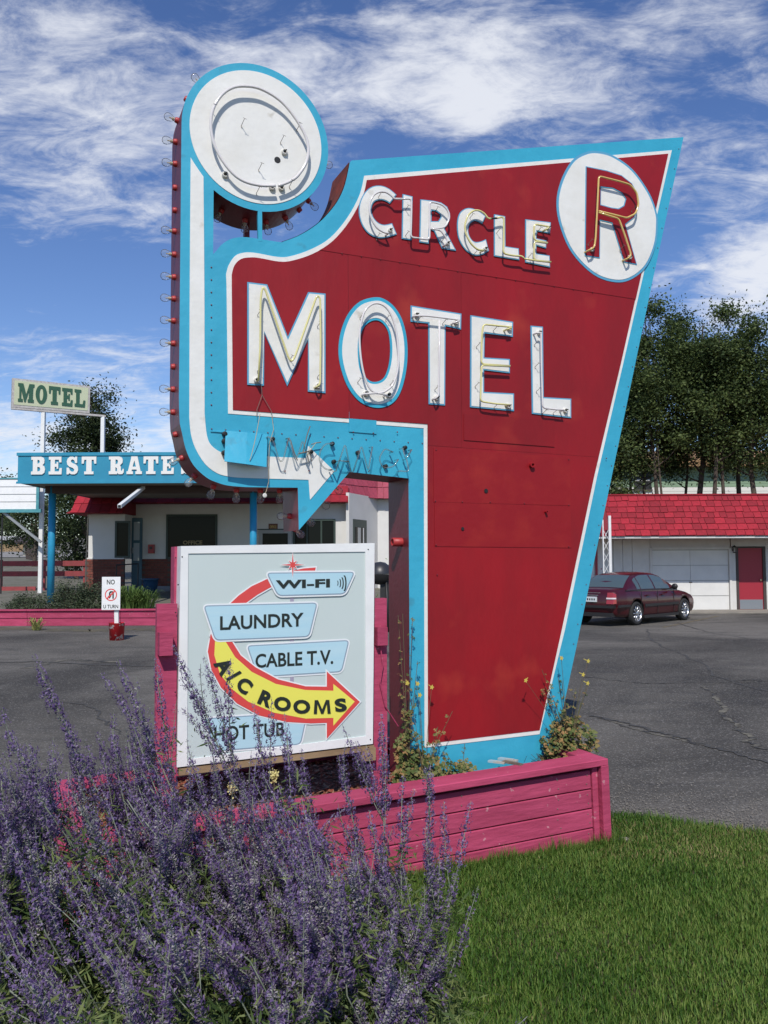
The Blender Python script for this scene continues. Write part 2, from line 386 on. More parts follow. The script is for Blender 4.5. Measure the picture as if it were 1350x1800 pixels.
# white border and red field
wb = S([(400.7, 727.2), (398, 501)]) + sm([(397.2, 483), (401.7, 466.7), (413.3, 450), (430, 444.2), (450, 445), (486.7, 451.7), (510, 450.7), (546.7, 438.3), (580, 418.3), (610, 383.3), (631.7, 343.3), (640, 309.3)], n=4, closed=False)
wb += S([(1180.5, 264.3), (1126.7, 500), (1094.4, 642), (1049.5, 836), (992.7, 1106.7), (947.9, 1290.4), (768.4, 1311.7), (746, 1314), (745.4, 1000), (744.5, 752.8)])
sheet('white_border', wb, -.003, m_white)
rf = S([(408.9, 721), (407, 507)]) + sm([(406.9, 483), (411.7, 466.7), (423.3, 455.5), (440, 452.7), (456.7, 454), (490, 460), (513.3, 458.3), (550, 446), (583.3, 425), (613.3, 390), (636.7, 346.7), (644, 317.5)], n=4, closed=False)
rf += S([(1173.3, 271), (1122, 500), (1090, 642), (1043.8, 836), (988, 1100), (947.8, 1283.2), (768.4, 1304.6), (751.8, 1307), (751, 1000), (750.7, 746)])
lc = S([(560, 440), (1049, 516)]); l3 = S([(366, 757), (1044, 803.5)])
top = clip(rf, lc[0], lc[1]); rest = clip(rf, lc[1], lc[0]); mid = clip(rest, l3[0], l3[1]); low = clip(rest, l3[1], l3[0])
v1 = S([(611, 470), (613, 729)]); v2 = S([(809.5, 489), (811, 785)]); v4 = S([(1045, 500), (1047, 800)])
sheet('backing_sheet', offset(rf, -.0005), -.0040, m_mar, th=.0009)
sheet('sheet_panel', top, -.009, m_red, th=.0048)
g = .0012
pa = clip(mid, v1[1], v1[0]); pb = clip(clip(mid, v1[0], v1[1]), v2[1], v2[0]); pc = clip(mid, v2[0], v2[1])
for P_, yy in ((pa, -.0066), (pb, -.0071), (pc, -.0064)): sheet('sheet_panel', offset(P_, -.0011), yy, m_red, th=.0022)
sheet('sheet_panel', low, -.0058, m_red, th=.0017)
# overlapping patches
def patch(px, y, m=m_redfade, th=.003): return sheet('sheet_patch', S(px), y, m, th=th)
patch([(761, 788), (1001, 805), (1001, 889), (761, 882.5)], -.0092)
patch([(763, 882.8), (1001, 889.6), (1003, 963), (763, 960.5)], -.0088)
patch([(814, 728), (973, 740), (973, 786), (814, 774)], -.0115, m_red)
patch([(613, 724), (661, 728), (661, 763), (613, 759)], -.0062, m_blue, th=.006)
patch([(370, 757.5), (470, 764.5), (470, 766), (370, 759)], -.006, m_blue, th=.006)
rv = MB()
def dot(px, py, r=.0045, y=-.011): 
    x, z = sg(px, py); rv.lathe([(r, 0), (r * .7, -.003), (0, -.004)], 8, (x, y, z), (0, 1, 0))
for i in range(12): dot(371.5, 470 + i * 22, y=-.001)
for i in range(14):
    t = i / 13; dot(600 + 440 * t, 446.5 + 68 * t, .004)
for i in range(16):
    t = i / 15; dot(372 + 370 * t, 754 + 25.5 * t, .004, -.002)
for q in [(764, 881), (811, 882.5), (860, 883), (920, 885), (998, 888), (765, 791), (998, 808), (765, 958), (998, 961), (542, 828), (500, 828.5), (697, 760), (620, 760), (655, 762), (767, 1010), (1064, 806), (1055, 1000)]: dot(*q)
for i in range(26):
    t = i / 25; dot(1193 - 185 * t, 262 + 870 * t, .0035, -.001)
ro = rv.build('rivets', m_mar, sign); tag(ro, kind='stuff')
# holes and conduit stubs in the lower field
def hole(px, py, r, y=-.0125):
    x, z = sg(px, py); h = MB(); h.lathe([(r, 0), (r, -.0015), (0, -.0016)], 16, (x, y, z), (0, 1, 0)); h.build('hole', m_dark, sign)
for a_ in [(852.5, 863, .013), (811.5, 929.5, .010)]: hole(*a_)
def stub(px, py, r, m=m_redfade):
    x, z = sg(px, py); h = MB(); h.lathe([(r, .01), (r, -.022), (r * .55, -.022), (r * .5, -.006), (0, -.005)], 14, (x, -.01, z), (0, 1, 0)); h.build('conduit_stub', m, sign)
stub(932, 818, .017); stub(957, 900, .008)

# ---- neon lettering
def tubepts(P, off, round_=True):
    Q = [Vector((*sg(x, y, off), 0)) for x, y in P]; R = [Q[0]]
    for i in range(1, len(Q) - 1):                 # short bends at the corners
        a, b_, c = Q[i - 1], Q[i], Q[i + 1]; d = .3
        la = min((b_ - a).length * .45, .022); lc_ = min((c - b_).length * .45, .022)
        p0 = b_ + (a - b_).normalized() * la; p2 = b_ + (c - b_).normalized() * lc_
        for k in range(5):
            t = k / 4; R.append(p0 * (1 - t) ** 2 + b_ * 2 * t * (1 - t) + p2 * t * t)
    R.append(Q[-1]); return [(p.x, off, p.y) for p in R]
def neon(parent, P, m, off=-.055, r=.0058, ends=(1, 1), name='neon_tube'):
    T = tubepts(P, off); b = MB()
    if ends[0]: T = [(T[0][0] - .004, -.012, T[0][2])] + T
    if ends[1]: T = T + [(T[-1][0] - .004, -.012, T[-1][2])]
    b.tube(T, r, 7); return b.build(name, m, parent, True)
def socket(parent, px, py, y=-.012, r=.016):
    x, z = sg(px, py); h = MB()
    h.lathe([(r, 0), (r * 1.08, -.010), (r * .92, -.016), (r * .62, -.017), (r * .52, -.006), (0, -.005)], 14, (x, y, z), (0, 1, 0))
    o = h.build('electrode_socket', m_porc, parent, True)
    h = MB(); h.lathe([(r * .5, -.0075), (0, -.009)], 10, (x, y, z), (0, 1, 0)); h.bar((x, y - .005, z), (x + .005, y - .03, z + .004), .004, .003, 6)
    h.build('electrode', m_dark, o if parent is sign else parent)
def clips(parent, L_, y=-.012, off=-.055):
    h = MB()
    for px, py in L_:
        x, z = sg(px, py, off); x0 = x - .006; z0 = z - .006
        h.bar((x0, y, z0 - .012), (x, off + .004, z), .0016, n=5); h.bar((x - .009, off, z + .003), (x + .011, off, z - .002), .0012, n=5); h.bar((x0, y, z0 - .012), (x0 + .003, y - .004, z0 - .022), .002, n=5)
    return tag(h.build('tube_support', m_wire, parent), kind='stuff')
def letter(outer, holes=(), edge=.008, m_fill=m_white, m_edge=m_bluegrey, y=-.0150, smooth=0, hs=0, hedge=None):
    hedge = edge if hedge is None else hedge
    O = sm(outer, n=smooth) if smooth else S(outer); H = [sm(h, n=hs) if hs else S(h) for h in holes]
    fi = offset(O, -edge); hi = [offset(h, hedge) for h in H]
    f = sheet('letter', fi, y - .002, m_fill, hi, th=.004); e = sheet('letter_edge', O, y, m_edge, H, th=.006, parent=f)
    return f
zm = lambda p: Z(420, 480, 4.355, p)
zt = lambda p: Z(710, 520, 4.355, p)
YL = -.0125
Mm = letter(zm([(60, 73), (212, 92), (370, 492), (525, 150), (658, 162), (657, 922), (523, 910), (525, 510), (365, 870), (190, 460), (187, 865), (60, 858)]), y=YL, edge=.0085)
neon(Mm, zm([(150, 822), (163, 560), (166, 200), (180, 108), (200, 122), (380, 650), (402, 678), (425, 650), (592, 185), (607, 174), (622, 195), (626, 500), (622, 850), (600, 868)]), m_tubey)
for q in zm([(130, 825), (597, 868)]): socket(Mm, *q, y=YL - .002)
clips(Mm, zm([(165, 285), (163, 720), (625, 375), (625, 765), (412, 630)]))
Oo = letter(zm([(1030, 190), (920, 222), (838, 305), (785, 420), (758, 560), (768, 700), (820, 860), (905, 975), (1000, 1025), (1090, 1032), (1180, 990), (1240, 890), (1278, 720), (1282, 540), (1250, 380), (1190, 270), (1110, 205)]),
            [zm([(1040, 365), (980, 388), (935, 450), (918, 560), (925, 700), (950, 780), (1000, 830), (1060, 832), (1110, 795), (1142, 700), (1152, 580), (1138, 460), (1095, 388)])], y=YL, edge=.021, hedge=.013, smooth=4, hs=4, m_edge=m_blue)
T = sm(zm([(1060, 921), (1005, 888), (958, 780), (930, 620), (925, 450), (955, 310), (1005, 248), (1060, 232), (1120, 258), (1170, 330), (1205, 450), (1220, 600), (1215, 740), (1180, 850), (1120, 905), (1070, 921)]), -.055, 5, False)
h = MB(); h.tube([(x, -.055, z) for x, z in T], .0062, 7); h.build('neon_tube', m_tubew, Oo, True)
neon(Oo, zm([(965, 925), (1060, 918), (1130, 935)]), m_tubew)
for q in zm([(962, 925), (1135, 938)]): socket(Oo, *q, y=YL - .002)
clips(Oo, zm([(952, 310), (1150, 325), (935, 805), (1185, 825)]))
Tt = letter(zt([(45, 78), (433, 140), (430, 262), (312, 235), (308, 842), (183, 832), (180, 215), (45, 202)]), y=YL)
neon(Tt, zt([(90, 152), (165, 152), (300, 168), (436, 186), (390, 205)]), m_tubew); neon(Tt, zt([(272, 188), (270, 500), (266, 760), (245, 785)]), m_tubew, ends=(0, 1))
for q in zt([(85, 152), (387, 208), (240, 785)]): socket(Tt, *q, y=YL - .002)
clips(Tt, zt([(130, 160), (325, 180), (265, 690)]))
Ee = letter(zt([(502, 152), (828, 203), (826, 318), (612, 290), (608, 475), (803, 487), (803, 595), (606, 572), (606, 738), (835, 750), (835, 885), (500, 855)]), y=YL)
neon(Ee, zt([(795, 255), (832, 240), (608, 218), (597, 300), (592, 522), (814, 536)]), m_tubey, ends=(1, 0)); neon(Ee, zt([(812, 541), (594, 530), (586, 808), (700, 826), (806, 834)]), m_tubey, ends=(0, 1))
for q in zt([(793, 255), (788, 848)]): socket(Ee, *q, y=YL - .002)
clips(Ee, zt([(585, 360), (715, 235), (575, 665), (722, 826)]))
Ll = letter(zt([(962, 232), (1056, 240), (1062, 778), (1272, 790), (1272, 938), (973, 905)]), y=YL)
neon(Ll, zt([(1022, 283), (1050, 280), (1052, 500), (1062, 858), (1150, 868), (1225, 876)]), m_tubew)
for q in zt([(1022, 287), (1222, 882)]): socket(Ll, *q, y=YL - .002)
clips(Ll, zt([(1030, 345), (1035, 515), (1045, 705), (1095, 872), (1175, 872)]))
z1 = lambda p: Z(620, 320, 7.105, p)
z2 = lambda p: Z(790, 350, 7.105, p)
YC = -.0155
def sml(o, h=(), sm_=0, hs=0): return letter(o, h, edge=.0058, y=YC, smooth=sm_, hs=hs)
def Ccurve(P, zf):                                  # a C: two smooth arcs joined by straight ends
    a, b_ = P; return a, b_
def cletter(outer_arc, inner_arc, zf):
    O = sm(zf(outer_arc), n=4, closed=False) + sm(zf(inner_arc), n=4, closed=False)
    f = sheet('letter', offset(O, -.0055), YC - .002, m_white, th=.004); sheet('letter_edge', O, YC, m_bluegrey, th=.006, parent=f); return f
C1 = cletter([(535, 172), (440, 95), (340, 58), (230, 70), (140, 140), (78, 265), (65, 400), (100, 540), (180, 650), (290, 705), (400, 705), (538, 665)],
             [(478, 525), (380, 545), (300, 515), (240, 440), (222, 340), (255, 262), (330, 235), (400, 250), (450, 282)], z1)
neon(C1, z1([(447, 640), (395, 632), (310, 585), (245, 490), (207, 370), (215, 240), (268, 150), (350, 115), (430, 130), (500, 185), (512, 210), (620, 210)]), m_tubew, ends=(1, 0))
socket(C1, *z1([(448, 618)])[0], y=YC - .002, r=.013); clips(C1, z1([(360, 130), (340, 640)]))
I1 = sml(z1([(610, 162), (735, 192), (722, 738), (600, 718)]))
neon(I1, z1([(600, 212), (735, 208), (732, 450), (724, 692), (830, 702)]), m_tubew, ends=(0, 0)); clips(I1, z1([(700, 290), (700, 615)]))
R1 = sml(z1([(832, 228), (990, 245), (1090, 268), (1165, 320), (1200, 400), (1195, 490), (1165, 550), (1130, 592), (1278, 868), (1100, 842), (1000, 620), (940, 600), (935, 780), (820, 762)]),
         [z1([(972, 365), (1030, 375), (1075, 410), (1085, 450), (1055, 500), (970, 500)])])
neon(R1, z1([(828, 703), (960, 722), (960, 500), (960, 255), (1010, 252), (1120, 282), (1195, 360), (1210, 450), (1160, 560), (1080, 580), (965, 570)]), m_tubew, ends=(0, 0))
neon(R1, z1([(965, 582), (1100, 600), (1185, 725), (1165, 780)]), m_tubew, ends=(0, 1)); socket(R1, *z1([(1163, 780)])[0], y=YC - .002, r=.013); clips(R1, z1([(1070, 310), (1145, 700)]))
C2 = cletter([(437, 225), (330, 150), (220, 122), (130, 165), (88, 260), (83, 400), (110, 530), (190, 650), (300, 712), (400, 700), (478, 655)],
             [(440, 510), (370, 540), (290, 540), (235, 470), (220, 380), (250, 310), (310, 283), (395, 320)], z2)
neon(C2, z2([(425, 640), (350, 632), (270, 560), (205, 440), (190, 330), (230, 200), (300, 140), (370, 140), (440, 180), (480, 242), (520, 243)]), m_tubey, ends=(1, 0))
socket(C2, *z2([(425, 635)])[0], y=YC - .002, r=.013); clips(C2, z2([(300, 180), (350, 640)]))
L2 = sml(z2([(542, 200), (680, 225), (685, 600), (850, 625), (857, 772), (542, 722)]))
neon(L2, z2([(590, 238), (680, 220), (680, 450), (672, 680), (790, 705), (905, 712), (932, 742)]), m_tubey, ends=(0, 0)); clips(L2, z2([(635, 370)]))
neon(L2, z2([(520, 243), (592, 238)]), m_dark, ends=(0, 0), name='blackout_sleeve')
E2 = sml(z2([(932, 262), (1250, 300), (1240, 440), (1075, 410), (1070, 500), (1195, 528), (1190, 625), (1070, 590), (1070, 690), (1235, 715), (1240, 862), (932, 800)]))
neon(E2, z2([(1215, 375), (1252, 345), (1060, 312), (1056, 400), (1056, 512), (1226, 546)]), m_tubey, ends=(1, 0)); neon(E2, z2([(1224, 552), (1060, 526), (1056, 760), (1268, 784)]), m_tubey, ends=(0, 0))
neon(E2, z2([(930, 742), (1080, 768), (1262, 790)]), m_tubey, ends=(0, 0)); socket(E2, *z2([(1210, 375)])[0], y=YC - .002, r=.013); clips(E2, z2([(1150, 350), (1030, 680)]))
# R on its white disc
zr = lambda p: Z(960, 230, 5.4, p)
wd = sm(zr([(110, 680), (155, 480), (250, 310), (360, 238), (470, 222), (620, 262), (800, 390), (950, 600), (1020, 780), (1030, 900), (1010, 1080), (930, 1270), (800, 1385), (650, 1418), (450, 1350), (250, 1150), (140, 900)]), n=5)
pl = sheet('round_plate', wd, -.0135, m_white, th=.0045); sheet('plate_edge', offset(wd, .017), -.0115, m_bluegrey, th=.0045, parent=pl)
RR = letter(zr([(362, 345), (560, 385), (700, 430), (800, 508), (855, 610), (867, 720), (825, 830), (740, 898), (848, 1280), (722, 1255), (608, 885), (500, 860), (495, 1218), (352, 1195)]),
            [zr([(508, 545), (620, 558), (700, 600), (738, 655), (722, 715), (670, 745), (600, 735), (505, 708)])], y=-.0165, edge=.0065, m_fill=m_red)
neon(RR, zr([(415, 1130), (458, 1105), (470, 1020), (485, 750), (500, 430), (700, 480), (800, 512), (862, 590), (878, 700), (850, 785), (765, 828), (640, 795), (500, 762)]), m_tubeo, ends=(1, 0), r=.0065, off=-.062)
neon(RR, zr([(500, 776), (690, 834), (750, 1000), (808, 1180), (775, 1212)]), m_tubeo, ends=(0, 1), r=.0065, off=-.062)
for q in zr([(412, 1140), (770, 1212)]): socket(RR, *q, y=-.0185, r=.014)
clips(RR, zr([(440, 1030), (855, 715), (745, 1085)]), -.019, -.062)
# ring on the head disc
rp = sm(Z(270, 90, 3, [(645, 706), (560, 704), (470, 678), (400, 620), (335, 520), (306, 420), (310, 320), (350, 240), (410, 192), (480, 180), (570, 196), (680, 265), (770, 380), (815, 480), (812, 570), (765, 650), (715, 686), (660, 706)]), -.055, 6, False)
h = MB(); h.tube([(x, -.046, z) for x, z in rp], .0085, 8); h.build('neon_tube', m_tubew, sign, True)
for q in Z(270, 90, 3, [(375, 655), (622, 722), (672, 724), (688, 535)]): socket(sign, *q, y=-.003, r=.017)
clips(sign, Z(270, 90, 3, [(480, 355), (688, 445), (572, 590), (325, 280), (775, 378), (560, 715), (735, 680)]), -.003)
hole(*Z(270, 90, 3, [(652, 575)])[0], .018, -.003)
# VACANCY skeleton tubing
za = lambda p: Z(380, 740, 3.75, p)
for P_, m_ in [([(345, 105), (378, 132), (415, 265), (440, 265), (478, 112)], m_tubec), ([(482, 112), (520, 262), (545, 215), (570, 125), (612, 270)], m_tubec), ([(545, 215), (612, 200)], m_wire),
          ([(775, 150), (720, 148), (682, 200), (680, 270), (715, 318), (765, 322)], m_tubec), ([(790, 330), (850, 150), (888, 332)], m_tubec), ([(815, 262), (875, 268)], m_tubec),
          ([(905, 332), (958, 160), (1002, 330), (1030, 170)], m_tubec), ([(1165, 205), (1110, 180), (1072, 250), (1100, 312), (1172, 300), (1200, 255)], m_tubec),
          ([(1230, 180), (1250, 255), (1288, 190)], m_tubec), ([(1255, 252), (1272, 335), (1215, 330)], m_tubec)]:
    neon(sign, za(P_), m_, ends=(1, 1) if m_ is m_tubec else (0, 0), off=-.05, r=.0042)
for q in za([(368, 122), (760, 152), (770, 270), (928, 210), (1110, 300), (1238, 178), (620, 205)]): 
    x, z = sg(*q); h = MB(); h.lathe([(.012, 0), (.012, -.02), (.006, -.022), (0, -.03)], 8, (x, -.003, z), (0, 1, 0)); h.build('electrode_socket', m_dark, sign)
h = MB()
for P_ in [[(615, 160), (640, 150), (680, 145)], [(605, 215), (620, 270)], [(990, 340), (1000, 325)], [(480, 130), (500, 200), (525, 265)], [(608, 40), (590, 90), (560, 215)]]:
    h.tube([(sg(*q)[0], -.03, sg(*q)[1]) for q in za(P_)], .003, 5)
for P_, px_ in [([(130, 830), (165, 870), (170, 940), (130, 1050), (128, 1110)], 1), ([(170, 940), (240, 1060), (250, 1115)], 1)]:
    h.tube([(sg(*q)[0], -.02, sg(*q)[1]) for q in zm(P_)], .0016, 5)
h.build('loose_wires', m_wire, sign)
h = MB()
h.tube([(sg(*q)[0], -.085, sg(*q)[1]) for q in za([(262, -30), (240, 90), (225, 160), (205, 240), (195, 272)])], .002, 5)
h.tube([(sg(*q)[0], -.02, sg(*q)[1]) for q in za([(360, -30), (372, 60), (345, 150), (338, 300), (340, 400), (325, 460), (312, 490)])], .0018, 5)
h.tube([(sg(*q)[0], -.05, sg(*q)[1]) for q in za([(600, 170), (580, 250), (600, 200), (640, 150)])], .0018, 5)
h.build('hanging_wires', m_wirel, sign)
x, z = sg(*za([(312, 492)])[0]); h = MB(); h.lathe([(.010, 0), (.012, -.006), (.004, -.008), (0, -.004)], 10, (x, -.02, z), (0, 1, 0)); h.build('porcelain_knob', m_porc, sign)
# bent sheet hanging over the arrow
q = S(za([(60, 66), (335, 90)])); q2 = S(za([(333, 303), (55, 265)]), -.085)
b = MB(); rows = 8; V = []
for i in range(rows + 1):
    t = i / rows; yy = -.014 - .068 * t ** 1.1
    xa = q[0][0] + (q2[1][0] - q[0][0]) * t; xb = q[1][0] + (q2[0][0] - q[1][0]) * t; za_ = q[0][1] + (q2[1][1] - q[0][1]) * t; zb_ = q[1][1] + (q2[0][1] - q[1][1]) * t
    V += [(xa, yy, za_), ((xa + xb) / 2, yy - .006, (za_ + zb_) / 2), (xb, yy, zb_)]
Fq = []
for i in range(rows):
    for j in range(2): a_ = i * 3 + j; Fq.append((a_, a_ + 3, a_ + 4, a_ + 1))
b.add(V, Fq); fl = b.build('bent_flap', m_blue, sign); md = fl.modifiers.new('s', 'SOLIDIFY'); md.thickness = .003
for q_ in za([(52, 88), (50, 135), (48, 212)]): 
    x, z = sg(*q_); h = MB(); h.lathe([(.014, 0), (.014, -.02), (.008, -.024), (0, -.024)], 8, (x, -.003, z), (0, 1, 0)); h.build('electrode_socket', m_dark, sign)
# ---- chase bulbs along the edge
def nearest(p):
    best = None
    for i in range(len(outline)):
        a_ = Vector(outline[i]); c = Vector(outline[(i + 1) % len(outline)]); d = c - a_
        if d.length < 1e-6: continue
        t = max(0, min(1, (Vector(p) - a_).dot(d) / d.length_squared)); q_ = a_ + d * t; e = (q_ - Vector(p)).length
        if best is None or e < best[0]: best = (e, q_, Vector((-d.y, d.x)).normalized())   # outline runs clockwise: left side is outside
    return best[1], best[2]
h = MB(); h.lathe([(.021, 0), (.021, .010), (.018, .024), (.015, .026), (.0, .026)], 14); sock0 = h.build('bulb_socket', m_sockr, sign, True)
h = MB(); h.lathe([(.012, .022), (.014, .034), (.023, .052), (.028, .072), (.025, .090), (.014, .101), (0, .104)], 16); bulb0 = h.build('bulb', m_glass, sock0, True)
h = MB(); h.lathe([(.011, .028), (.011, .044), (.004, .05), (.004, .066), (0, .068)], 8); fil0 = h.build('filament', m_wirel, sock0)
spots = [(318, y, y not in (311, 352, 635, 757)) for y in (228, 268, 311, 352, 390, 432, 473, 512, 552, 593, 635, 676, 717, 757)]
spots += [(322, 190, 1), (338, 152, 0), (362, 125, 1), (328, 800, 1), (348, 836, 1), (384, 856, 1), (427, 861, 1), (470, 861, 1), (505, 862, 1), (519, 905, 1)]
spots += [(400, 352, 1), (442, 375, 1), (482, 382, 1), (520, 377, 1), (561, 340, 1), (580, 268, 1), (548, 362, 0), (602, 850, 1), (578, 876, 1), (550, 906, 1), (532, 928, 1)]
first = True
for px, py, has in spots:
    q_, n_ = nearest(sg(px, py)); dirv = Vector((n_.x, 0, n_.y)); rot = dirv.to_track_quat('Z', 'Y').to_euler()
    o = sock0 if first else copyo(sock0, sign)
    o.location = (q_.x, THK * .5, q_.y); o.rotation_euler = rot; o.scale = (.78, .78, .76)
    if has and not first: copyo(bulb0, o); copyo(fil0, o)
    first = False
# red stub lamp on the column side + floodlight stub
x = lx0; z = sg(712, 953, .1)[1]; h = MB(); h.lathe([(.026, 0), (.026, .06), (.019, .062), (.018, .03), (0, .028)], 14, (x, .10, z), (-1, 0, 0)); h.build('conduit_stub', m_sockr, sign, True)

# ------------------------------------------------------------------ amenities panel
pan = thing('amenities_sign', 'square white framed sign with a yellow curved arrow, before the tall red sign', 'sign', SO, A)
PY = -.115
m_frame = mat('white_sign_frame', (0.82, 0.82, 0.80), 0.4, (0.72, 0.72, 0.70), 6, .3, .08, 50)
m_pbg = mat('sign_grey_face', (0.56, 0.63, 0.61), 0.35, (0.53, 0.61, 0.58), 2, .3)
m_plate = mat('print_light_blue', (0.47, 0.67, 0.74), 0.35, (0.42, 0.64, 0.73), 2, .5, stretch=(1, 1, 14))
m_pline = mat('print_grey_line', (0.26, 0.34, 0.42), 0.35); m_phalo = mat('print_white', (0.78, 0.80, 0.80), 0.35)
m_pred = mat('print_red', (0.68, 0.07, 0.065), 0.35); m_pyel = mat('print_yellow', (0.82, 0.76, 0.12), 0.35); m_ptxt = mat('print_black', (0.018, 0.024, 0.02), 0.4)
m_ppole = mat('print_violet_grey', (0.36, 0.33, 0.42), 0.35)
m_timber = mat('bare_timber', (0.34, 0.24, 0.13), 0.8, (0.20, 0.13, 0.07), 8, .5, .3, 30, stretch=(.3, 1, 1))
fo = S([(318, 960), (658.5, 954.5), (655.5, 1307.5), (311, 1349)], PY); fi = S([(331, 973), (642.3, 969.8), (643.2, 1294), (329, 1335)], PY)
names = ['top', 'right', 'bottom', 'left']
for i in range(4):
    j = (i + 1) % 4; b = MB(); gp = .001
    b.prism([fo[i], fo[j], fi[j], fi[i]], PY, PY + .10 + .002 * i, mi=0); b.build('frame_rail', m_frame, pan)
zp = lambda p: Z(260, 930, 3.068, p)
def pr(P, lvl, m, name='print', smooth=0, holes=()):
    y = PY + .004 - .0007 * lvl
    Q = sm(zp(P), PY, smooth) if smooth else S(zp(P), PY)
    b = MB(); b.prism(Q, y, y + .0006); return b.build(name, m, face)
b = MB(); b.prism(offset(fi, .002), PY + .006, PY + .02); face = b.build('sign_face', m_pbg, pan)
def rounded(P, r):
    Q = []
    n = len(P)
    for i in range(n):
        a_, b_, c = Vector(P[i - 1]), Vector(P[i]), Vector(P[(i + 1) % n]); p0 = b_ + (a_ - b_).normalized() * r; p2 = b_ + (c - b_).normalized() * r
        for k in range(5): t = k / 4; q_ = p0 * (1 - t) ** 2 + b_ * 2 * t * (1 - t) + p2 * t * t; Q.append((q_.x, q_.y))
    return Q
def plate(P, lvl, r=26):
    R_ = rounded(P, r); pr(offset(R_, 8), lvl, m_phalo, 'plate_halo'); pr(R_, lvl + 1, m_pline, 'plate_line'); pr(offset(R_, -6), lvl + 2, m_plate, 'plate')
pr([(768, 300), (788, 300), (788, 850), (768, 850)], 0, m_ppole, 'pole')
for P_, lv in (([(296, 1022), (864, 985), (826, 1163), (372, 1200)], 1), ([(533, 628), (1088, 598), (1047, 772), (592, 800)], 1)): plate(P_, lv)
up_arc = [(905, 207), (902, 230), (820, 237), (655, 318), (590, 355), (520, 405), (450, 480), (405, 560), (335, 590), (345, 540), (400, 450), (440, 405), (490, 358), (560, 308), (650, 266), (760, 228), (840, 212)]
pr(offset(up_arc, 7), 4, m_phalo, 'arc_halo'); pr(up_arc, 5, m_pred, 'arc')
ar = [(335, 590), (323, 660), (343, 760), (395, 855), (480, 940), (600, 1005), (750, 1040), (880, 1048), (965, 1045), (965, 1130), (1143, 932), (965, 768), (965, 850), (850, 848), (700, 810), (580, 745), (500, 680), (450, 600), (440, 560), (350, 560)]
pr(offset(ar, 7), 4, m_phalo, 'arrow_halo'); pr(ar, 6, m_pred, 'arrow')
pr([(362, 600), (358, 680), (388, 780), (450, 860), (540, 930), (680, 990), (850, 1022), (1000, 1018), (1000, 1060), (1115, 930), (1000, 835), (1000, 872), (850, 868), (690, 835), (560, 770), (470, 690), (415, 600), (410, 570), (370, 570)], 7, m_pyel, 'arrow_fill')
plate([(637, 235), (1117, 230), (1062, 352), (700, 362)], 8); plate([(298, 412), (915, 396), (870, 582), (362, 602)], 8)
star = []
for i in range(16):
    a_ = math.pi * i / 8; r_ = (66 if i % 4 == 0 else 34) if i % 2 == 0 else 13
    star.append((780 + r_ * math.sin(a_) * .95, 193 - r_ * math.cos(a_)))
pr([(780 + (x_ - 780) * 1.14, 193 + (y_ - 193) * 1.12) if i % 2 == 0 else (780 + (x_ - 780) * 1.5, 193 + (y_ - 193) * 1.5) for i, (x_, y_) in enumerate(star)], 11, m_phalo, 'star_halo'); pr(star, 12, m_pred, 'star')
def ptext(s, quad, lvl=13, bold=.02, name='lettering'):
    V, Fc = text_mesh(s, bold); y = PY + .004 - .0007 * lvl; b = MB(); W = []
    for u, v in V:
        x = (quad[3][0] * (1 - u) + quad[2][0] * u) * (1 - v) + (quad[0][0] * (1 - u) + quad[1][0] * u) * v
        zz = (quad[3][1] * (1 - u) + quad[2][1] * u) * (1 - v) + (quad[0][1] * (1 - u) + quad[1][1] * u) * v
        p = sg(*zp([(x, zz)])[0], PY); W.append((p[0], y, p[1]))
    b.add(W, Fc); return b.build(name, m_ptxt, face)
ptext('WI-FI', [(688, 276), (980, 268), (980, 314), (688, 322)], bold=.035); ptext('LAUNDRY', [(388, 470), (838, 450), (838, 524), (388, 545)], bold=.022)
ptext('CABLE T.V.', [(580, 674), (1000, 650), (1000, 728), (580, 750)], 4.5, .022); ptext('HOT TUB', [(358, 1068), (738, 1040), (738, 1116), (358, 1150)], 3.6, .022)
for ch, cx_, cy_, an, wd_, ht_ in [('A', 409, 738, 58, 84, 88), ('/', 462, 790, 46, 38, 84), ('C', 519, 843, 39, 74, 82), ('R', 636, 915, 23, 74, 80), ('O', 724, 942, 12, 92, 76), ('O', 828, 957, 4, 92, 75), ('M', 938, 958, -1, 92, 74), ('S', 1038, 948, -6, 64, 72)]:
    c_, s_ = math.cos(rad(an)), math.sin(rad(an)); f_ = lambda u, v: (cx_ + c_ * u - s_ * v, cy_ + s_ * u + c_ * v)
    ptext(ch, [f_(-wd_ / 2, -ht_ / 2), f_(wd_ / 2, -ht_ / 2), f_(wd_ / 2, ht_ / 2), f_(-wd_ / 2, ht_ / 2)], bold=.045) if ch != 'M' else pr([f_(u_ * wd_ / 2, v_ * ht_ / 2) for u_, v_ in [(-1, 1), (-.86, -1), (-.46, -1), (0, .35), (.46, -1), (.86, -1), (1, 1), (.62, 1), (.55, -.45), (.14, 1), (-.14, 1), (-.55, -.45), (-.62, 1)]], 13, m_ptxt, 'lettering')
for x_, hh, w_ in ((1022, 13, 4), (1034, 22, 5), (1046, 31, 6), (1058, 42, 7)):
    pts = [(x_ + 7 * math.cos(t) * hh / 25, 291 + hh * math.sin(t)) for t in [rad(-80 + 20 * k) for k in range(9)]]
    pts2 = [(x - w_, y) for x, y in pts[::-1]]; pr(pts + pts2, 13, m_ptxt, 'radio_wave')
rb = MB()
for q_ in zp([(163, 300), (150, 155), (150, 450), (150, 670), (148, 880), (185, 150), (1188, 110), (1200, 1135), (1190, 1178)]):
    x, z = sg(*q_, PY); rb.lathe([(.004, 0), (.003, -.002), (0, -.0025)], 8, (x, PY, z), (0, 1, 0))
tag(rb.build('screws', m_dark, pan), kind='stuff')
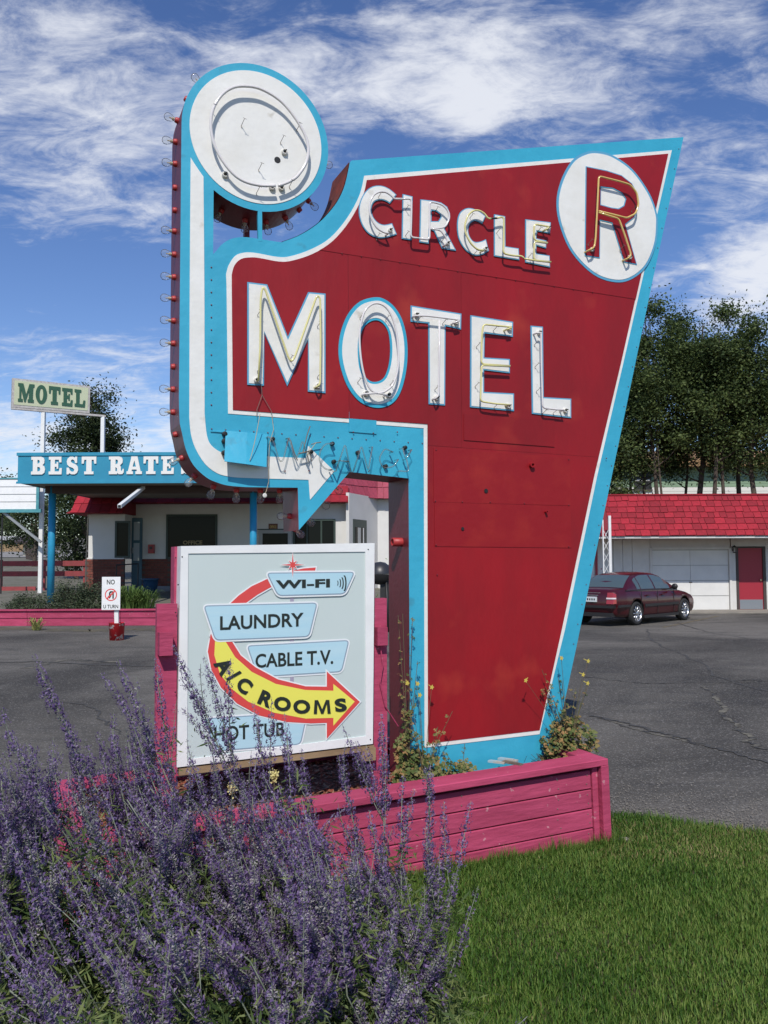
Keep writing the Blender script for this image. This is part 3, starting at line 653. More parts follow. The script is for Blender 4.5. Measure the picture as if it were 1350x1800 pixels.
# pink cabinet behind, posts, junction boxes, timbers
def lb(px0, py0, px1, py1, off, y0, y1): 
    a_ = sg(px0, py0, off); c = sg(px1, py1, off); return (min(a_[0], c[0]), max(a_[0], c[0]), y0, y1, min(a_[1], c[1]), max(a_[1], c[1]))
post = thing('sign_support', 'magenta timber posts and backing holding up the white amenities sign', 'sign post', SO, A)
bx_ = lb(307, 961, 659.5, 1298, -.008, -.008, .10); box('backing_box', m_pink, post, *bx_)
a_ = lb(276, 1062, 302, 1340, -.10, -.10, -.055); a_ = (a_[0], a_[1] + .02, a_[2], a_[3], .2, a_[5]); box('post', m_pink, post, *a_)
a_ = lb(656, 1052, 681, 1340, -.06, -.06, -.009); box('post', m_pink, post, a_[0], a_[1], a_[2], a_[3], .2, a_[5])
a_ = lb(279, 1112, 302, 1151, -.14, -.17, -.101); box('junction_box', m_pink, post, *a_)
a_ = lb(663, 1103, 681, 1134, -.10, -.105, -.061); box('junction_box', m_pink, post, *a_)
a_ = sg(480, 1336, PY); c_ = sg(655, 1313, PY)
h = MB(); h.prism([sg(315, 1352, PY), sg(658, 1310, PY), sg(658, 1319, PY), sg(315, 1364, PY)], PY + .003, PY + .05); h.build('sill_timber', m_timber, post)
a_ = lb(636, 1316, 660, 1336, PY, PY - .005, PY + .06); box('timber_block', m_timber, post, *a_)
a_ = sg(672, 1138, -.1); h = MB(); h.tube([(a_[0], -.075, a_[1]), (a_[0] + .012, -.08, a_[1] - .1), (a_[0] - .004, -.075, a_[1] - .2), (a_[0] + .03, -.07, a_[1] - .33), (a_[0] + .12, -.04, a_[1] - .45)], .004, 6); h.build('cable', m_pink, post)

# ------------------------------------------------------------------ planter
pl_ = thing('timber_planter', 'long magenta board planter bed around the foot of the red sign', 'planter', SO, A)
PF = -.34                                       # board face, in the sign's y
xr = sg(1066, 1440, PF)[0]; xL = sg(118, 1440, PF)[0]; ztop = sg(1060, 1343, PF)[1]
zc = ztop
TLT = .033
def drop(u): return TLT * (u - xr)
pl_.rotation_euler = (0, -TLT, A); pl_.location.z = -TLT * xr
rows = 4; bh = (zc - .02) / rows
def plank(x0, x1, y0, y1, z0, z1, parent, name='plank', m=m_pink, bev=.004):
    b = MB(); b.box(x0, x1, y0, y1, z0, z1); o = b.build(name, m, parent)
    md = o.modifiers.new('b', 'BEVEL'); md.width = bev; md.segments = 1; return o
for_i = 0
cuts = [[xL, -.62, xr - .09], [xL, -.5, xr - .09], [xL, -.66, xr - .09], [xL, -.55, xr - .09]]
for i in range(rows):
    z0 = .0 + i * bh; z1 = z0 + bh - .004
    for x0, x1 in zip(cuts[i][:-1], cuts[i][1:]): plank(x0 + .001, x1 - .001, PF + random.uniform(-.002, .002), PF + .04, z0 + .002, z1, pl_)
plank(xr - .088, xr - .05, PF - .012, PF + .05, 0, zc - .001, pl_, 'corner_post'); plank(xr - .048, xr + .006, PF - .045, PF + .05, 0, zc + .004, pl_, 'corner_post')
for i in range(rows):
    plank(xr - .046, xr - .003, PF + .052, .75, i * bh + .002, i * bh + bh - .003, pl_)
    plank(xL, xL + .04, PF + .045, .75, i * bh + .002, i * bh + bh - .003, pl_)
    plank(xL + .001, xr - .05, .751, .79, i * bh + .002, i * bh + bh - .003, pl_)
plank(xL - .02, .1, PF - .045, PF + .115, zc + .001, zc + .041, pl_, 'cap_board'); plank(.102, xr + .004, PF - .045, PF + .115, zc + .0015, zc + .0405, pl_, 'cap_board')
plank(xr - .10, xr + .01, PF + .117, .80, zc + .001, zc + .040, pl_, 'cap_board'); plank(xL - .02, xr - .102, .69, .82, zc + .001, zc + .040, pl_, 'cap_board')
plank(xL - .02, xL + .12, PF + .117, .688, zc + .001, zc + .040, pl_, 'cap_board')
nb_ = MB()
for i in range(rows):
    for x_ in (-.3, .32, .93, xr - .12):
        nb_.lathe([(.004, 0), (.003, -.0015), (0, -.002)], 7, (x_ + random.uniform(-.01, .01), PF - .0025, (i + .3) * bh), (0, 1, 0)); nb_.lathe([(.004, 0), (.003, -.0015), (0, -.002)], 7, (x_ + random.uniform(-.01, .01), PF - .0025, (i + .75) * bh), (0, 1, 0))
tag(nb_.build('nail_heads', m_wire, pl_), kind='stuff')
m_mulch = mat('red_mulch', (0.16, 0.045, 0.022), 0.95, (0.07, 0.05, 0.03), 18, .5, .9, 60, speck=(55, .62, .70, (.35, .28, .2)))
b = MB(); nx, ny = 60, 18; V = []; x0, x1, y0, y1 = xL + .04, xr - .05, PF + .042, .75
for j in range(ny + 1):
    for i in range(nx + 1): V.append((x0 + (x1 - x0) * i / nx, y0 + (y1 - y0) * j / ny, zc - .045 + random.uniform(-.008, .010)))
b.add(V, [(j * (nx + 1) + i, j * (nx + 1) + i + 1, (j + 1) * (nx + 1) + i + 1, (j + 1) * (nx + 1) + i) for j in range(ny) for i in range(nx)]); b.build('mulch', m_mulch, pl_, True)
# bark chips
n = 5200; c0 = np.stack([RNG.uniform(x0, x1, n), RNG.uniform(y0, y1, n), np.full(n, zc - .036) + RNG.uniform(-.004, .008, n)], 1)
an = RNG.uniform(0, 6.28, n); l_ = RNG.uniform(.008, .026, n); w_ = RNG.uniform(.003, .008, n); tl = RNG.uniform(-.5, .5, n)
u = np.stack([np.cos(an), np.sin(an), tl], 1) * l_[:, None]; v = np.stack([-np.sin(an), np.cos(an), tl[::-1]], 1) * w_[:, None]
V = np.stack([c0 - u - v, c0 + u - v, c0 + u + v, c0 - u + v], 1).reshape(-1, 3)
m_chip = mat('bark_chip', (0.20, 0.05, 0.022), .9, (0.32, 0.24, 0.15), 30, .5, lo=.5, hi=.6)
tag(mkbig('bark_chips', V, np.arange(4 * n).reshape(-1, 4), m_chip, pl_, 4), kind='stuff')
# loose scraps of wood lying on the cap
m_scrap = mat('blue_painted_scrap', (0.30, 0.50, 0.58), .8, (.45, .4, .33), 30, .5); m_scrap2 = mat('grey_scrap', (0.20, 0.17, 0.13), .9, (.12, .1, .08), 30, .5)
capz = zc + .0415
for i, (px, py, rz, ln, m_, lab) in enumerate([(873, 1341, -.5, .10, m_scrap, 'small pale blue wood scrap lying flat on the planter cap'), (893, 1337, -.6, .12, m_scrap, 'paler blue wood sliver touching the grey scrap on the cap'), (901, 1343, -.75, .13, m_scrap2, 'weathered grey wood splinter on the planter cap beside blue scraps')]):
    p = atZ(px, py, capz + drop(sg(px, py, PF)[0])); b = MB(); b.box(-ln / 2, ln / 2, -.014, .014, 0, .010); b.box(-ln / 2 + .01, ln / 2 - .02, -.012, .006, .0102, .014)
    o = b.build('wood_scrap', m_); o.location = p; o.rotation_euler = (0, 0, rz); tag(o, lab, 'wood scrap', 'wood scraps on the planter cap')
p = atZ(712, 1352, zc - .03 + drop(sg(712, 1352)[0])); b = MB(); b.box(-.08, .08, -.03, .03, 0, .05); b.box(-.075, .075, -.027, .027, .051, .06)
o = b.build('timber_offcut', m_scrap2); o.location = p; o.rotation_euler = (.1, .0, -.5); tag(o, 'grey weathered timber offcut in the mulch at the foot of the red column', 'timber')
# ------------------------------------------------------------------ ground
m_ground = mat('dry_field', (0.13, 0.12, 0.07), .95, (0.08, 0.09, 0.045), .05, .5, .3, 3)
g = MB(); g.add([(-2500, -400, -.03), (2500, -400, -.03), (2500, 4000, -.03), (-2500, 4000, -.03)], [(0, 1, 2, 3)]); tag(g.build('ground', m_ground), kind='structure')
def asphalt():
    m = bpy.data.materials.new('worn_asphalt'); m.use_nodes = True; t = m.node_tree; b = t.nodes['Principled BSDF']; lk = t.links
    c = t.nodes.new('ShaderNodeTexCoord')
    def nz(s, d, r=.6, dist=0, st=(1, 1, 1)):
        mp = t.nodes.new('ShaderNodeMapping'); mp.inputs['Scale'].default_value = st; lk.new(c.outputs['Object'], mp.inputs[0])
        n = t.nodes.new('ShaderNodeTexNoise'); n.inputs['Scale'].default_value = s; n.inputs['Detail'].default_value = d; n.inputs['Roughness'].default_value = r; n.inputs['Distortion'].default_value = dist; lk.new(mp.outputs[0], n.inputs['Vector']); return n.outputs['Fac']
    def rng(x, a, bb, lo=0, hi=1):
        r = t.nodes.new('ShaderNodeMapRange'); r.inputs[1].default_value = a; r.inputs[2].default_value = bb; r.inputs[3].default_value = lo; r.inputs[4].default_value = hi; lk.new(x, r.inputs[0]); return r.outputs[0]
    def mx(f, a, bb):
        x = t.nodes.new('ShaderNodeMix'); x.data_type = 'RGBA'; lk.new(f, x.inputs['Factor'])
        for k, v in (('A', a), ('B', bb)):
            if isinstance(v, tuple): x.inputs[k].default_value = (*v, 1)
            else: lk.new(v, x.inputs[k])
        return x.outputs['Result']
    col = mx(rng(nz(.16, 6, .6, .8), .40, .62), (0.055, 0.051, 0.044), (0.165, 0.152, 0.130))
    col = mx(rng(nz(.8, 7, .65, .6, (1, 2.6, 1)), .50, .68, 0, .6), col, (0.046, 0.044, 0.042))
    col = mx(rng(nz(2.1, 5, .6, .5), .62, .8, 0, .6), col, (0.15, 0.14, 0.115))
    vo = t.nodes.new('ShaderNodeTexVoronoi'); vo.inputs['Scale'].default_value = 80; lk.new(c.outputs['Object'], vo.inputs['Vector'])
    sp = t.nodes.new('ShaderNodeSeparateColor'); lk.new(vo.outputs['Color'], sp.inputs[0])
    col = mx(rng(sp.outputs[0], .82, .99, 0, .5), col, (0.36, 0.34, 0.31))
    col = mx(rng(sp.outputs[1], .55, 1, 0, .35), col, (0.03, 0.03, 0.032))
    lk.new(col, b.inputs['Base Color']); b.inputs['Roughness'].default_value = .9; b.inputs['Specular IOR Level'].default_value = .25
    bp = t.nodes.new('ShaderNodeBump'); bp.inputs['Strength'].default_value = .8; bp.inputs['Distance'].default_value = .006
    lk.new(vo.outputs['Distance'], bp.inputs['Height']); lk.new(bp.outputs[0], b.inputs['Normal']); return m
m_asph = asphalt()
g = MB(); g.add([(-60, 3.0, 0), (60, 3.0, 0), (60, 75, 0), (-60, 75, 0)], [(0, 1, 2, 3)]); tag(g.build('parking_lot', m_asph), kind='structure')
# cracks and patched seams
m_crack = mat('crack_fill', (0.035, 0.034, 0.033), .95, (0.17, 0.155, 0.115), 5, .5, .4, 60, lo=.42, hi=.6)
m_crackd = mat('open_crack', (0.035, 0.034, 0.032), .95, (.08, .076, .07), 7, .5)
def ribbon(name, P, w0, m, z=.004, jit=.5, seg=14):
    w0 *= 1.15; jit *= 1.3
    Q = []
    for a_, c in zip(P[:-1], P[1:]):
        for k in range(seg): Q.append(Vector(a_).lerp(Vector(c), k / seg))
    Q.append(Vector(P[-1])); b = MB(); V = []
    off = 0
    for i, q in enumerate(Q):
        d = (Q[min(i + 1, len(Q) - 1)] - Q[max(i - 1, 0)]).normalized(); s = Vector((-d.y, d.x, 0)); off = off * .8 + random.uniform(-.05, .05) * jit
        wd = w0 * random.uniform(.3, 1.6); c = q + s * off; V += [(c.x - s.x * wd, c.y - s.y * wd, z), (c.x + s.x * wd, c.y + s.y * wd, z)]
    b.add(V, [(2 * i, 2 * i + 1, 2 * i + 3, 2 * i + 2) for i in range(len(Q) - 1)]); return tag(b.build(name, m), kind='structure')
def gp(L_): return [tuple(atZ(x, y, 0)) for x, y in L_]
ribbon('road_crack', gp([(1135, 1106), (1150, 1128), (1190, 1148), (1232, 1165), (1262, 1190), (1330, 1212), (1380, 1222)]), .018, m_crackd)
ribbon('road_crack', gp([(1228, 1206), (1252, 1222), (1270, 1250), (1290, 1275), (1310, 1300), (1335, 1318)]), .026, m_crack, .005)
ribbon('road_crack', gp([(1040, 1258), (1090, 1270), (1150, 1285), (1210, 1300), (1280, 1322), (1360, 1345)]), .020, m_crackd, .006)
ribbon('road_crack', gp([(1050, 1262), (1105, 1282), (1170, 1296), (1240, 1310)]), .016, m_crack, .0045)
ribbon('road_crack', gp([(1030, 1190), (1130, 1202), (1240, 1200), (1350, 1195)]), .010, m_crackd, .0065)
ribbon('road_crack', gp([(1235, 1204), (1300, 1199), (1360, 1196)]), .008, m_crack, .0048)
ribbon('road_crack', gp([(1190, 1095), (1260, 1115), (1350, 1128)]), .010, m_crackd, .0075)
ribbon('road_crack', gp([(95, 1230), (150, 1240), (185, 1270), (220, 1290)]), .012, m_crackd, .005)
ribbon('road_crack', gp([(-20, 1166), (60, 1163), (150, 1168), (275, 1172)]), .035, m_crackd, .0055)
ribbon('road_crack', gp([(40, 1175), (120, 1160), (220, 1165)]), .05, m_crack, .0045)
m_faded = mat('faded_yellow_line', (0.20, 0.15, 0.06), .9, (0.09, 0.08, 0.07), 9, .5)
ribbon('parking_line', gp([(1165, 1103), (1205, 1095), (1262, 1083)]), .04, m_faded, .004, .05)
m_dirt = mat('dry_dirt', (0.13, 0.11, 0.065), .95, (0.07, 0.07, 0.055), 2.2, .5, .6, 40)
ribbon('dirt_strip', gp([(-80, 1103), (60, 1106), (150, 1109), (240, 1106), (300, 1108)]), .30, m_dirt, .004, .3)
m_conc = mat('concrete', (0.30, 0.27, 0.22), .9, (0.22, 0.20, 0.17), 3, .5, .4, 40)

# lawn
lawn = [(-9, -4), (9, -4), (9, 4.3)] + [tuple(atZ(x, y, 0))[:2] for x, y in [(1350, 1470), (1280, 1462), (1200, 1450), (1130, 1438), (1085, 1437)]] + [(1.0, 5.6), (-1.0, 4.9), (-2.2, 4.9), (-3.4, 5.3), (-9, 5.6)]
m_soil = mat('lawn_soil', (0.045, 0.055, 0.018), 1, (0.07, 0.055, 0.03), 6, .5, .8, 40)
g = MB(); tri = tessellate_polygon([[Vector((x, y, 0)) for x, y in lawn]])
V = [(x, y, .008) for x, y in lawn]; g.add(V, [tuple(t) if (V[t[1]][0] - V[t[0]][0]) * (V[t[2]][1] - V[t[0]][1]) - (V[t[1]][1] - V[t[0]][1]) * (V[t[2]][0] - V[t[0]][0]) > 0 else tuple(t)[::-1] for t in tri]); tag(g.build('lawn', m_soil), kind='structure')

# ------------------------------------------------------------------ right hand motel wing
RY = 27.2
wing = thing('motel_wing', 'long white motel wing with red shingled mansard roof and white garage door', 'building', (0, RY, 0))
m_wall = mat('white_siding', (0.66, 0.64, 0.60), .7, (0.56, 0.54, 0.50), 3, .3, .1, 20, rnd=.03)
m_shin = mat('red_shingle', (0.34, 0.012, 0.026), .85, (0.23, 0.010, 0.018), 6, .5, .4, 25, rnd=.24)
m_shinb = mat('red_roof_under', (0.20, 0.012, 0.02), .8)
m_gdoor = mat('garage_door_white', (0.72, 0.71, 0.67), .55, (0.62, 0.61, 0.58), 2, .3)
m_rdoor = mat('red_door_paint', (0.33, 0.02, 0.035), .45); m_trim = mat('dark_trim', (0.06, 0.045, 0.04), .6); m_metal = mat('kick_plate_metal', (0.35, 0.36, 0.38), .35, metal=.7)
m_soff0 = mat('shadowed_joint', (.46, .45, .42), .8)
def wx(px, Y=RY): return atY(px, 985, Y).x
def wz(py, Y=RY, px=1200): return atY(px, py, Y).z
xA, xB = wx(1012), 17.5; zt_ = 2.75
gx0, gx1 = wx(1146), wx(1281); gz = wz(966); dx0, dx1 = wx(1295), wx(1343); dzt = wz(964)
# wall as boards with grooves, around the openings
xs = [xA]; 
while xs[-1] < gx0 - .35: xs.append(xs[-1] + .30)
xs[-1] = gx0 - .05
for a_, c in zip(xs[:-1], xs[1:]): box('wall_board', m_wall, wing, a_ + .006, c - .006, 0, .05, 0, zt_)
box('wall', m_wall, wing, xA, xB, .062, .3, 0, zt_)
box('wall_board', m_wall, wing, gx0 - .045, gx1 + .045, 0, .045, gz + .071, zt_)
box('wall_board', m_wall, wing, gx1 + .075, dx0 - .05, -.03, .05, 0, zt_)
box('wall_board', m_wall, wing, dx0 - .045, dx1 + .05, 0, .05, dzt + .06, zt_)
x = dx1 + .055
while x < xB: box('wall_board', m_wall, wing, x, min(x + .288, xB), 0, .05, 0, zt_); x += .30
box('door_casing', m_wall, wing, gx0 - .07, gx0, -.05, .05, 0, gz + .048); box('door_casing', m_wall, wing, gx1, gx1 + .07, -.05, .05, 0, gz + .048); box('door_casing', m_wall, wing, gx0 + .001, gx1 - .001, -.05, .05, gz, gz + .07)
gd = box('garage_door', m_soff0, wing, gx0 + .002, gx1 - .002, .045, .06, .0, gz - .001)
ph = (gz - .02) / 4
for r in range(4):
    for c in range(2):
        xm = (gx0 + gx1) / 2; x0, x1 = (gx0 + .01, xm - .006) if c == 0 else (xm + .006, gx1 - .01)
        b = MB(); z0 = .012 + r * ph; b.box(x0, x1, .025, .045, z0, z0 + ph - .022); o = b.build('door_panel', m_gdoor, gd)
h = MB(); h.box((gx0 + gx1) / 2 - .05, (gx0 + gx1) / 2 + .05, .015, .024, .9, .93); h.build('handle', m_trim, gd)
dr = box('door', m_rdoor, wing, dx0 + .05, dx1 - .05, .02, .058, .03, dzt); box('kick_plate', m_metal, dr, dx0 + .07, dx1 - .07, .012, .019, .06, .36)
h = MB(); h.lathe([(.01, 0), (.012, .03), (.03, .045), (.03, .06), (0, .075)], 10, (dx1 - .13, .02, .98), (0, -1, 0)); h.build('handle', mat('brass', (.6, .5, .3), .3, metal=.9), dr)
box('door_frame', m_trim, wing, dx0 - .04, dx0 + .048, -.02, .055, 0, dzt + .05); box('door_frame', m_trim, wing, dx1 - .048, dx1 + .04, -.02, .055, 0, dzt + .05); box('door_frame', m_trim, wing, dx0 + .049, dx1 - .049, -.018, .054, dzt + .001, dzt + .05)
box('threshold', m_rdoor, wing, dx0 - .04, dx1 + .04, -.16, -.021, 0, .035)
# roof
EY, TYY, EZ, TZ = -1.30, -.45, wz(942, RY - 1.3), wz(871, RY - .45)
b = MB(); b.add([(xA, EY, EZ), (xB, EY, EZ), (xB, TYY, TZ), (xA, TYY, TZ), (xA, 5, TZ), (xB, 5, TZ), (xA, .06, EZ + .02), (xB, .06, EZ + .02)], [(0, 1, 2, 3), (3, 2, 5, 4), (0, 6, 7, 1), (0, 3, 4, 6), (1, 7, 5, 2)]); rf_ = b.build('roof', m_shinb, wing)
b = MB(); b.box(xA, xB, TYY - .05, TYY + .1, TZ + .003, TZ + .05); b.build('ridge_trim', m_shin, wing)
b = MB(); b.box(xA, xB, EY + .03, EY + .06, EZ - .07, EZ - .002); b.build('fascia', m_wall, wing)
dirr = Vector((0, TYY - EY, TZ - EZ)); slen = dirr.length; dirr.normalize(); nrm = Vector((0, -dirr.z, dirr.y))
def shingles(parent, x0, x1, base, up_, nr, rows, wmin, wmax, expo, m, along=Vector((1, 0, 0)), first=[None]):
    mesh = {}
    for r in range(rows):
        x = x0 - random.uniform(0, .2)
        while x < x1:
            wq = random.choice(range(int(wmin * 100), int(wmax * 100) + 1, 3)) / 100; a_ = max(x, x0); c = min(x + wq, x1); x += wq
            if c - a_ < .03: continue
            k = round(c - a_, 2); key = (k, m.name, expo)
            if key not in mesh:
                bb = MB(); V = [(.008, 0, 0), (k - .008, 0, 0), (k - .008, expo * 1.2, 0), (.008, expo * 1.2, 0)]
                bb.add([(vx, vy, .022) for vx, vy, _ in V[:2]] + [(vx, vy, -.006) for vx, vy, _ in V[2:]] + [(vx, vy, -.008) for vx, vy, _ in V[:2]], [(0, 1, 2, 3), (4, 5, 1, 0), (0, 3, 4), (1, 5, 2)])
                o = bb.build('shingle', m, parent); mesh[key] = o
            else: o = mesh[key].copy(); COL.objects.link(o)
            o.parent = parent
            Mx = Matrix((along, up_, nr)).transposed().to_4x4(); p = base + along * a_ + up_ * (r * expo + random.uniform(-.014, .014)) + nr * (.012 + random.uniform(0, .006))
            Mx.translation = p; o.matrix_local = Mx @ Matrix.Rotation(random.uniform(-.02, .02), 4, 'Z')
expo = slen / 7
shingles(rf_, wx(1055), wx(1375), Vector((0, EY, EZ)), dirr, nrm, 7, .18, .34, expo, m_shin)
# carriage lamp
lm = thing('wall_lamp', 'small black lantern on the white wall between garage and red door', 'lamp', (wx(1288), RY - .03, wz(966)))
m_blk = mat('black_iron', (0.02, 0.02, 0.02), .5); m_lglass = glassmat('lantern_glass', (.8, .8, .75), .3)
h = MB(); h.box(-.03, .03, -.02, 0, -.06, .06); h.bar((0, -.02, .05), (0, -.12, .09), .01); h.lathe([(.01, .13), (.03, .11), (.085, .07), (.085, .06), (.0, .06)], 8, (0, -.12, 0)); h.lathe([(.0, -.12), (.05, -.11), (.055, -.09), (0, -.09)], 8, (0, -.12, 0)); h.build('bracket', m_blk, lm)
h = MB(); h.lathe([(.05, -.09), (.075, .06)], 6, (0, -.12, 0)); h.build('glass', m_lglass, lm)
# sidewalk slab
g = MB(); g.box(xA - 2, xB, RY - 1.25, RY - .001, .003, .05); tag(g.build('sidewalk', m_conc), kind='structure')
# white lattice post
p0 = atY(1068, 1030, 25.6); lp = thing('porch_post', 'narrow white metal lattice post in front of the motel wing behind the car', 'post', (p0.x, 25.6, 0))
m_wpaint = mat('white_metal_paint', (.78, .78, .76), .5, (.66, .65, .62), 10, .3)
xa, xb = wx(1061, 25.6) - p0.x, wx(1073, 25.6) - p0.x; zt2 = wz(906, 25.6)
box('tube', m_wpaint, lp, xb - .045, xb + .03, -.04, .04, 0, zt2); box('tube', m_wpaint, lp, xa - .02, xa + .012, -.02, .02, 0, zt2 - .12)
h = MB(); k = 0; z = .2
while z < zt2 - .4:
    h.bar((xa, 0, z), (xb - .04, 0, z + .3), .008, n=5); h.bar((xa, 0, z + .3), (xb - .04, 0, z), .008, n=5); z += .34
h.build('lattice', m_wpaint, lp)
# red edge strip further left (fence/door reveal)
box('corner_trim', m_rdoor, wing, wx(1046) , wx(1050), -.03, -.001, 0, zt_ - .1)

# ------------------------------------------------------------------ green and white house behind
GY = 48
gh = thing('green_house', 'pale green and white sided building behind the trees, with a tan roof edge', 'building', (0, GY, 0))
m_green = mat('pale_green_siding', (0.24, 0.34, 0.22), .8, (0.20, 0.29, 0.19), 2, .4); m_tan = mat('tan_fascia', (0.42, 0.25, 0.11), .8, (.3, .18, .09), 2, .4); m_gwhite = mat('cream_siding', (.68, .66, .60), .8)
gxa, gxb = 12.0, 26.0; z1_, z2_, z3_ = wz(856, GY), wz(822, GY), wz(797, GY)
box('wall', m_gwhite, gh, gxa, gxb, .05, 6, 0, z1_ - .002)
zz = z1_
while zz < z2_: box('siding_board', m_green, gh, gxa, gxb, .03, .1, zz, min(zz + .19, z2_)); zz += .20
zz = z1_ - .9
while zz < z1_ - .05: box('siding_board', m_gwhite, gh, gxa, gxb, .03, .049, zz, zz + .20); zz += .22
box('fascia', m_tan, gh, gxa - .6, gxb + .6, -.7, -.62, z2_, z2_ + .35); b = MB(); b.add([(gxa - .6, -.7, z2_ + .352), (gxb + .6, -.7, z2_ + .352), (gxb + .6, 6, z3_ + .9), (gxa - .6, 6, z3_ + .9), (gxa - .6, .09, z2_ - .02), (gxb + .6, .09, z2_ - .02)], [(0, 1, 2, 3), (0, 4, 5, 1)]); b.build('roof', m_tan, gh)
box('wall', m_green, gh, gxa, gxb, .11, 6, z1_, z2_)
fx0, fx1 = wx(1117, GY), wx(1148, GY); fr = box('window', m_dark, gh, fx0, fx1, -.02, .029, wz(860, GY), wz(821, GY)); box('blind_slat', m_gwhite, fr, fx0 + .08, fx1 - .1, -.03, -.021, wz(845, GY), wz(842, GY)); box('sill', m_trim, fr, fx0 - .05, fx1 + .05, -.08, .028, wz(862.5, GY), wz(860.2, GY))

# ------------------------------------------------------------------ yard on the left, rising away from the lot
def yz(Y, X=-8): 
    wgt = max(0, min(1, (3.5 - X) / 4)); return (.36 + .022 * (min(Y, 36) - 22.3) + .043 * max(0, Y - 36)) * wgt
m_yard = mat('yard_dirt', (0.17, 0.155, 0.125), .95, (0.11, 0.11, 0.075), 1.2, .5, .5, 20)
b = MB(); XS = [-90, -60, -40, -25, -18, -12, -8, -4, -.5, .5, 1.5, 2.5, 3.5]; YS = [22.3, 24, 27, 31, 36, 45, 60, 90, 130, 170]
V = [(x_, y_, yz(y_, x_) + .01) for y_ in YS for x_ in XS]; nx = len(XS)
b.add(V, [(j * nx + i, j * nx + i + 1, (j + 1) * nx + i + 1, (j + 1) * nx + i) for j in range(len(YS) - 1) for i in range(nx - 1)])
tag(b.build('yard', m_yard, None, True), kind='structure')
P_ = [(-40, 60), (-22, 60), (-22, 74), (-40, 74)]
g = MB(); g.add([(x_ * 1.0, y_, yz(y_) + .05) for x_, y_ in [(-60, 66), (-20, 66), (-20, 84), (-60, 84)]], [(0, 1, 2, 3)]); tag(g.build('side_street', mat('pale_street', (.27, .26, .24), .9, (.22, .21, .2), .5, .4)), kind='structure')
# kerb planter of magenta boards
kb = thing('kerb_planter', 'low magenta board retaining edge of the shrub bed beside the parking lot', 'planter', (0, 22.1, 0))
kx0, kx1 = -14, 1.0; kz = wz(1071, 22.1, 100)
x = kx0
while x < kx1:
    x2 = min(x + 2.4, kx1); plank(x + .003, x2 - .003, 0, .05, .0, kz * .46, kb); plank(x + .003, x2 - .003, -.02, .05, kz * .46 + .006, kz - .045, kb); plank(x + .003, x2 - .003, -.07, .14, kz - .04, kz, kb, 'cap_board'); x = x2
# ------------------------------------------------------------------ canopy with BEST RATES
CY = 24.0
cn = thing('entrance_canopy', 'blue flat entrance canopy lettered BEST RATES on round blue posts', 'canopy', (0, CY, 0))
cx0, cx1 = wx(28, CY), wx(500, CY); cz0, cz1 = wz(849, CY, 60), wz(797, CY, 60)
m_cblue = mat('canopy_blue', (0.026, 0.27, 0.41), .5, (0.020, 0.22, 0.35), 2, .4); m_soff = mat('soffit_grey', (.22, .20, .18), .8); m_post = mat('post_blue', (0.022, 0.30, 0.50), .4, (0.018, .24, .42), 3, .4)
box('fascia', m_cblue, cn, cx0, cx1, 0, .05, cz0, cz1); box('end_fascia', m_cblue, cn, cx0, cx0 + .05, .051, 6.35, cz0, cz1); box('end_fascia', m_cblue, cn, cx1 - .05, cx1, .051, 6.35, cz0, cz1)
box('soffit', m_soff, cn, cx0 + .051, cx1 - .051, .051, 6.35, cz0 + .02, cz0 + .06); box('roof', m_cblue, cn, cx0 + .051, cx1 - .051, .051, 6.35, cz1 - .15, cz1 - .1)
box('edge_trim', m_cblue, cn, cx0 - .03, cx1 + .03, -.03, -.001, cz1 - .07, cz1 + .02); box('edge_trim', m_cblue, cn, cx0 - .03, cx1 + .03, -.03, -.001, cz0 - .02, cz0 + .04)
box('beam', mat('beam_dark', (.07, .045, .04), .8), cn, cx0 + .3, cx1 - .3, 1.2, 1.45, cz0 - .2, cz0 + .019)
for px in (90, 445):
    X = wx(px, CY + 1.3); h = MB(); h.bar((X, 1.3, yz(CY + 1.3) - .02), (X, 1.3, cz0 + .018), .105, n=20); h.build('post', m_post, cn, True)
